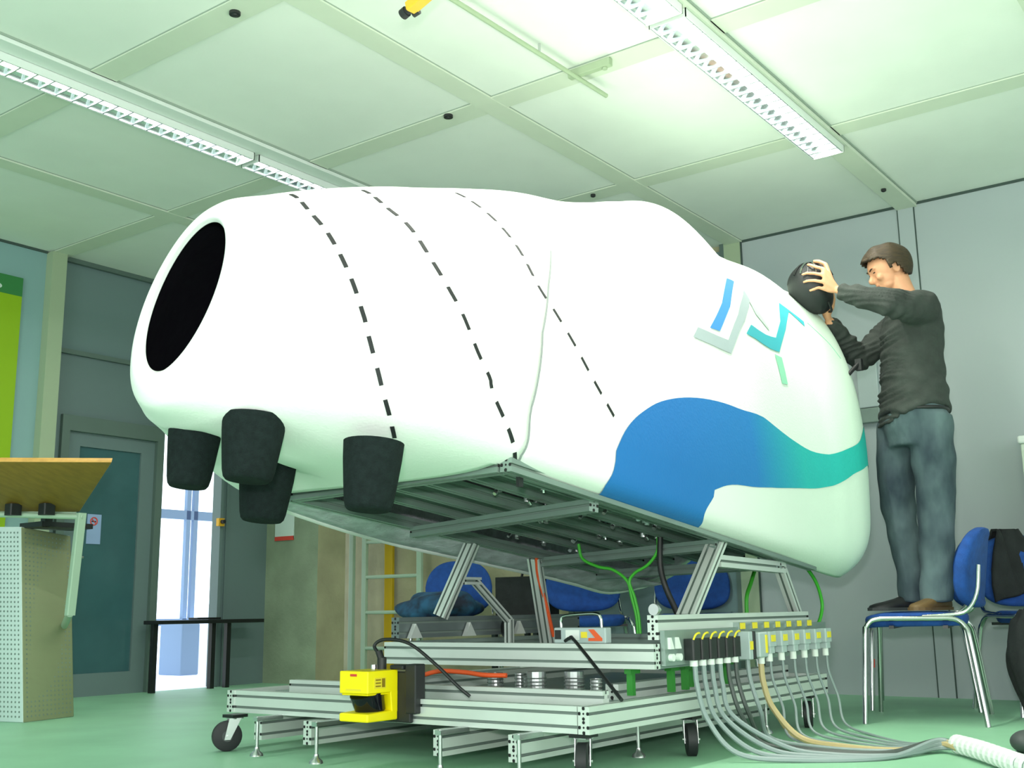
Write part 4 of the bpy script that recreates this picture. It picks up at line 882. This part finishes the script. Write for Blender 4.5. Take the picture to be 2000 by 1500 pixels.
# shirt
def fold(amp, f1, f2):
    return lambda p: amp*(math.sin(f1*p.z+9*p.x+6*math.sin(7*p.y))+.7*math.sin(f2*(p.x-p.z)+11*p.y))
b = B()
T2 = [(.880, .088, .158, .195), (.93, .090, .158, .195), (1.02, .095, .150, .185), (1.12, .098, .140, .176), (1.22, .104, .136, .176), (1.32, .112, .136, .190), (1.40, .118, .126, .195), (1.445, .120, .105, .178), (1.478, .112, .082, .130), (1.495, .104, .068, .080)]
rings = [ell(u, 0, z, a, c) for z, u, a, c in T2 if z != .93]
def hemz(p):
    x, y, z = p; t = (x-.088)/.158; return (x, y, z+(.078*(1-t*t)+(-.012 if t < 0 else .035*t)-.01)*max(0, (.96-z)/.08))
rings[0] = [hemz(p) for p in rings[0]]
loft(b, rings)
limb(b, [(.118, -.150, 1.405), (.02, -.245, 1.388), (-.085, -.300, 1.392)], [.088, .078, .068]); limb(b, [(-.085, -.300, 1.397), (-.17, -.235, 1.440), (-.252, -.160, 1.488)], [.066, .055, .042])
limb(b, [(.11, .155, 1.405), (.01, .195, 1.32), (-.085, .20, 1.240)], [.080, .070, .062]); limb(b, [(-.085, .20, 1.240), (-.17, .145, 1.315), (-.245, .085, 1.388)], [.060, .052, .040])
def sfold(p):
    d = .0024*(math.sin(42*p.z+9*p.x+6*math.sin(7*p.y))+.7*math.sin(60*(p.x-p.z)+11*p.y))
    if p.x < .03: d += .0050*math.sin(95*p.x+38*p.z+14*math.sin(22*p.z))*min(1, (.03-p.x)/.06)
    if p.z < 1.1: d += .0035*math.sin(70*p.z+22*p.x)
    return d
remesh('shirt', b, 'shirt', man, .0085, 3, sfold)
b = B(); tube(b, [Vector(p) for p in ell(.086, 0, 1.502, .062, .066, 24)]+[Vector(ell(.086, 0, 1.502, .062, .066, 24)[0])], .008, 8); link('collar', b, 'shirt', man, smooth=True)
# jeans
b = B(); loft(b, [ell(u, 0, z, a, c) for z, u, a, c in ((.76, .085, .125, .16), (.84, .086, .142, .176), (.90, .087, .148, .182), (.965, .088, .140, .178))])
def leg(b, L_, R_):
    P = cr([Vector(p) for p in L_], 5); Rr = [q.x for q in cr([Vector((r, 0, 0)) for r in R_], 5)]
    loft(b, [[(p.x+r*math.cos(a), p.y+r*.95*math.sin(a), p.z) for a in (2*PI*i/24 for i in range(24))] for p, r in zip(P, Rr)])
leg(b, [(.125, -.088, .90), (.126, -.09, .78), (.130, -.088, .62), (.125, -.085, .49), (.112, -.08, .30), (.100, -.078, .14), (.092, -.075, .035)], [.106, .104, .095, .086, .080, .073, .076])
leg(b, [(.050, .088, .90), (.030, .09, .78), (.012, .09, .62), (.008, .09, .49), (.030, .09, .30), (.045, .09, .14), (.042, .09, .035)], [.106, .102, .090, .080, .073, .067, .070])
remesh('jeans', b, 'jeans', man, .0085, 3, fold(.0026, 34, 46))
b = B(); tube(b, [Vector(p) for p in ell(.088, 0, .925, .144, .180, 32)]+[Vector(ell(.088, 0, .925, .144, .180, 32)[0])], .010, 8); link('belt', b, 'black', man, smooth=True)
def shoe(name, x, y, dx, dy, m, stripes):
    d = Vector((dx, dy, 0)).normalized(); s = Vector((-d.y, d.x, 0)); b = B(); rr = []
    for t, w_, h in ((-.085, .022, .045), (-.08, .034, .072), (-.04, .038, .085), (0, .038, .078), (.06, .042, .055), (.11, .046, .042), (.15, .040, .034), (.175, .026, .026), (.183, .010, .018)):
        rr.append([Vector((x, y, 0))+d*t+s*w_*math.cos(a)*(1 if math.sin(a) < 0 else .93)+Zv*(h*.5+h*.5*math.copysign(abs(math.sin(a))**.7, math.sin(a))) for a in (2*PI*i/20 for i in range(20))])
    loft(b, rr); o = link(name, b, m, man, smooth=True)
    b = B(); rr = []
    for t, w_ in ((-.088, .020), (-.08, .037), (0, .041), (.11, .049), (.15, .044), (.178, .028), (.188, .010)): rr.append([Vector((x, y, 0))+d*t+s*w_*q+Zv*z for q, z in ((-1, 0), (1, 0), (1, .014), (-1, .014))])
    loft(b, rr); link('sole', b, 'grub' if stripes else 'shoet', o)
    if stripes:
        for t in (.015, .04):
            b = B(); p = Vector((x, y, 0))+d*t; tube(b, [p-s*.041+Zv*.02, p-s*.036+Zv*.048-d*.008, p-s*.018+Zv*.068-d*.012], .0045, 6); link('white_stripe', b, 'white', o)
shoe('shoe', .088, -.075, -.75, -.55, 'shoet', 0); shoe('shoe', .012, .09, -1, -.05, 'shoeb', 1)
man.location = (5.351, 1.682, .470); man.rotation_euler = (0, 0, yw-PI/2)
# helmet
hm = bpy.data.objects.new('helmet', None); C.objects.link(hm); tag(hm, 'black ribbed helmet held in both hands above the pod tail', 'helmet')
b = B(); sphere(b, HEL, .113, (1.0, .96, 1.0), 40)
for v in b.verts:
    p = (v.co-HEL)/.113
    if p.z < -.35: v.co += Vector((.030, 0, -.028))*min(1, (-.35-p.z)*1.6)
    v.co += p*.003*math.sin(26*math.atan2(p.y, p.x))*(1 if p.z > 0 else .3)
o = link('helmet_shell', b, 'black', hm, smooth=True)
for k in range(7):
    a0 = math.radians(-60+20*k); b = B(); tube(b, [HEL+Vector((math.sin(a0)*math.cos(t), -math.cos(a0)*math.cos(t)*.96, math.sin(t)))*.1155 for t in (math.radians(q) for q in range(20, 86, 6))], .0045, 6); link('shell_rib', b, 'chrome' if k % 2 else 'blackm', hm, smooth=True)
b = B(); tube(b, [HEL+Vector((.06, -.07, -.10)), HEL+Vector((.085, -.02, -.135)), HEL+Vector((.07, .06, -.11))], .006, 6, smoothc=4); link('chin_strap', b, 'black', hm, smooth=True)
hm.location = man.location; hm.rotation_euler = man.rotation_euler
# small dark bracket on the pod tail below the elbow
b = B(); cyl(b, (5.16, 1.83, 1.575), (5.24, 1.80, 1.645), .010, 10); box(b, 5.222, 5.25, 1.785, 1.815, 1.605, 1.66); tag(link('tail_bracket', b, 'black', pod), 'dark bracket at the tail')
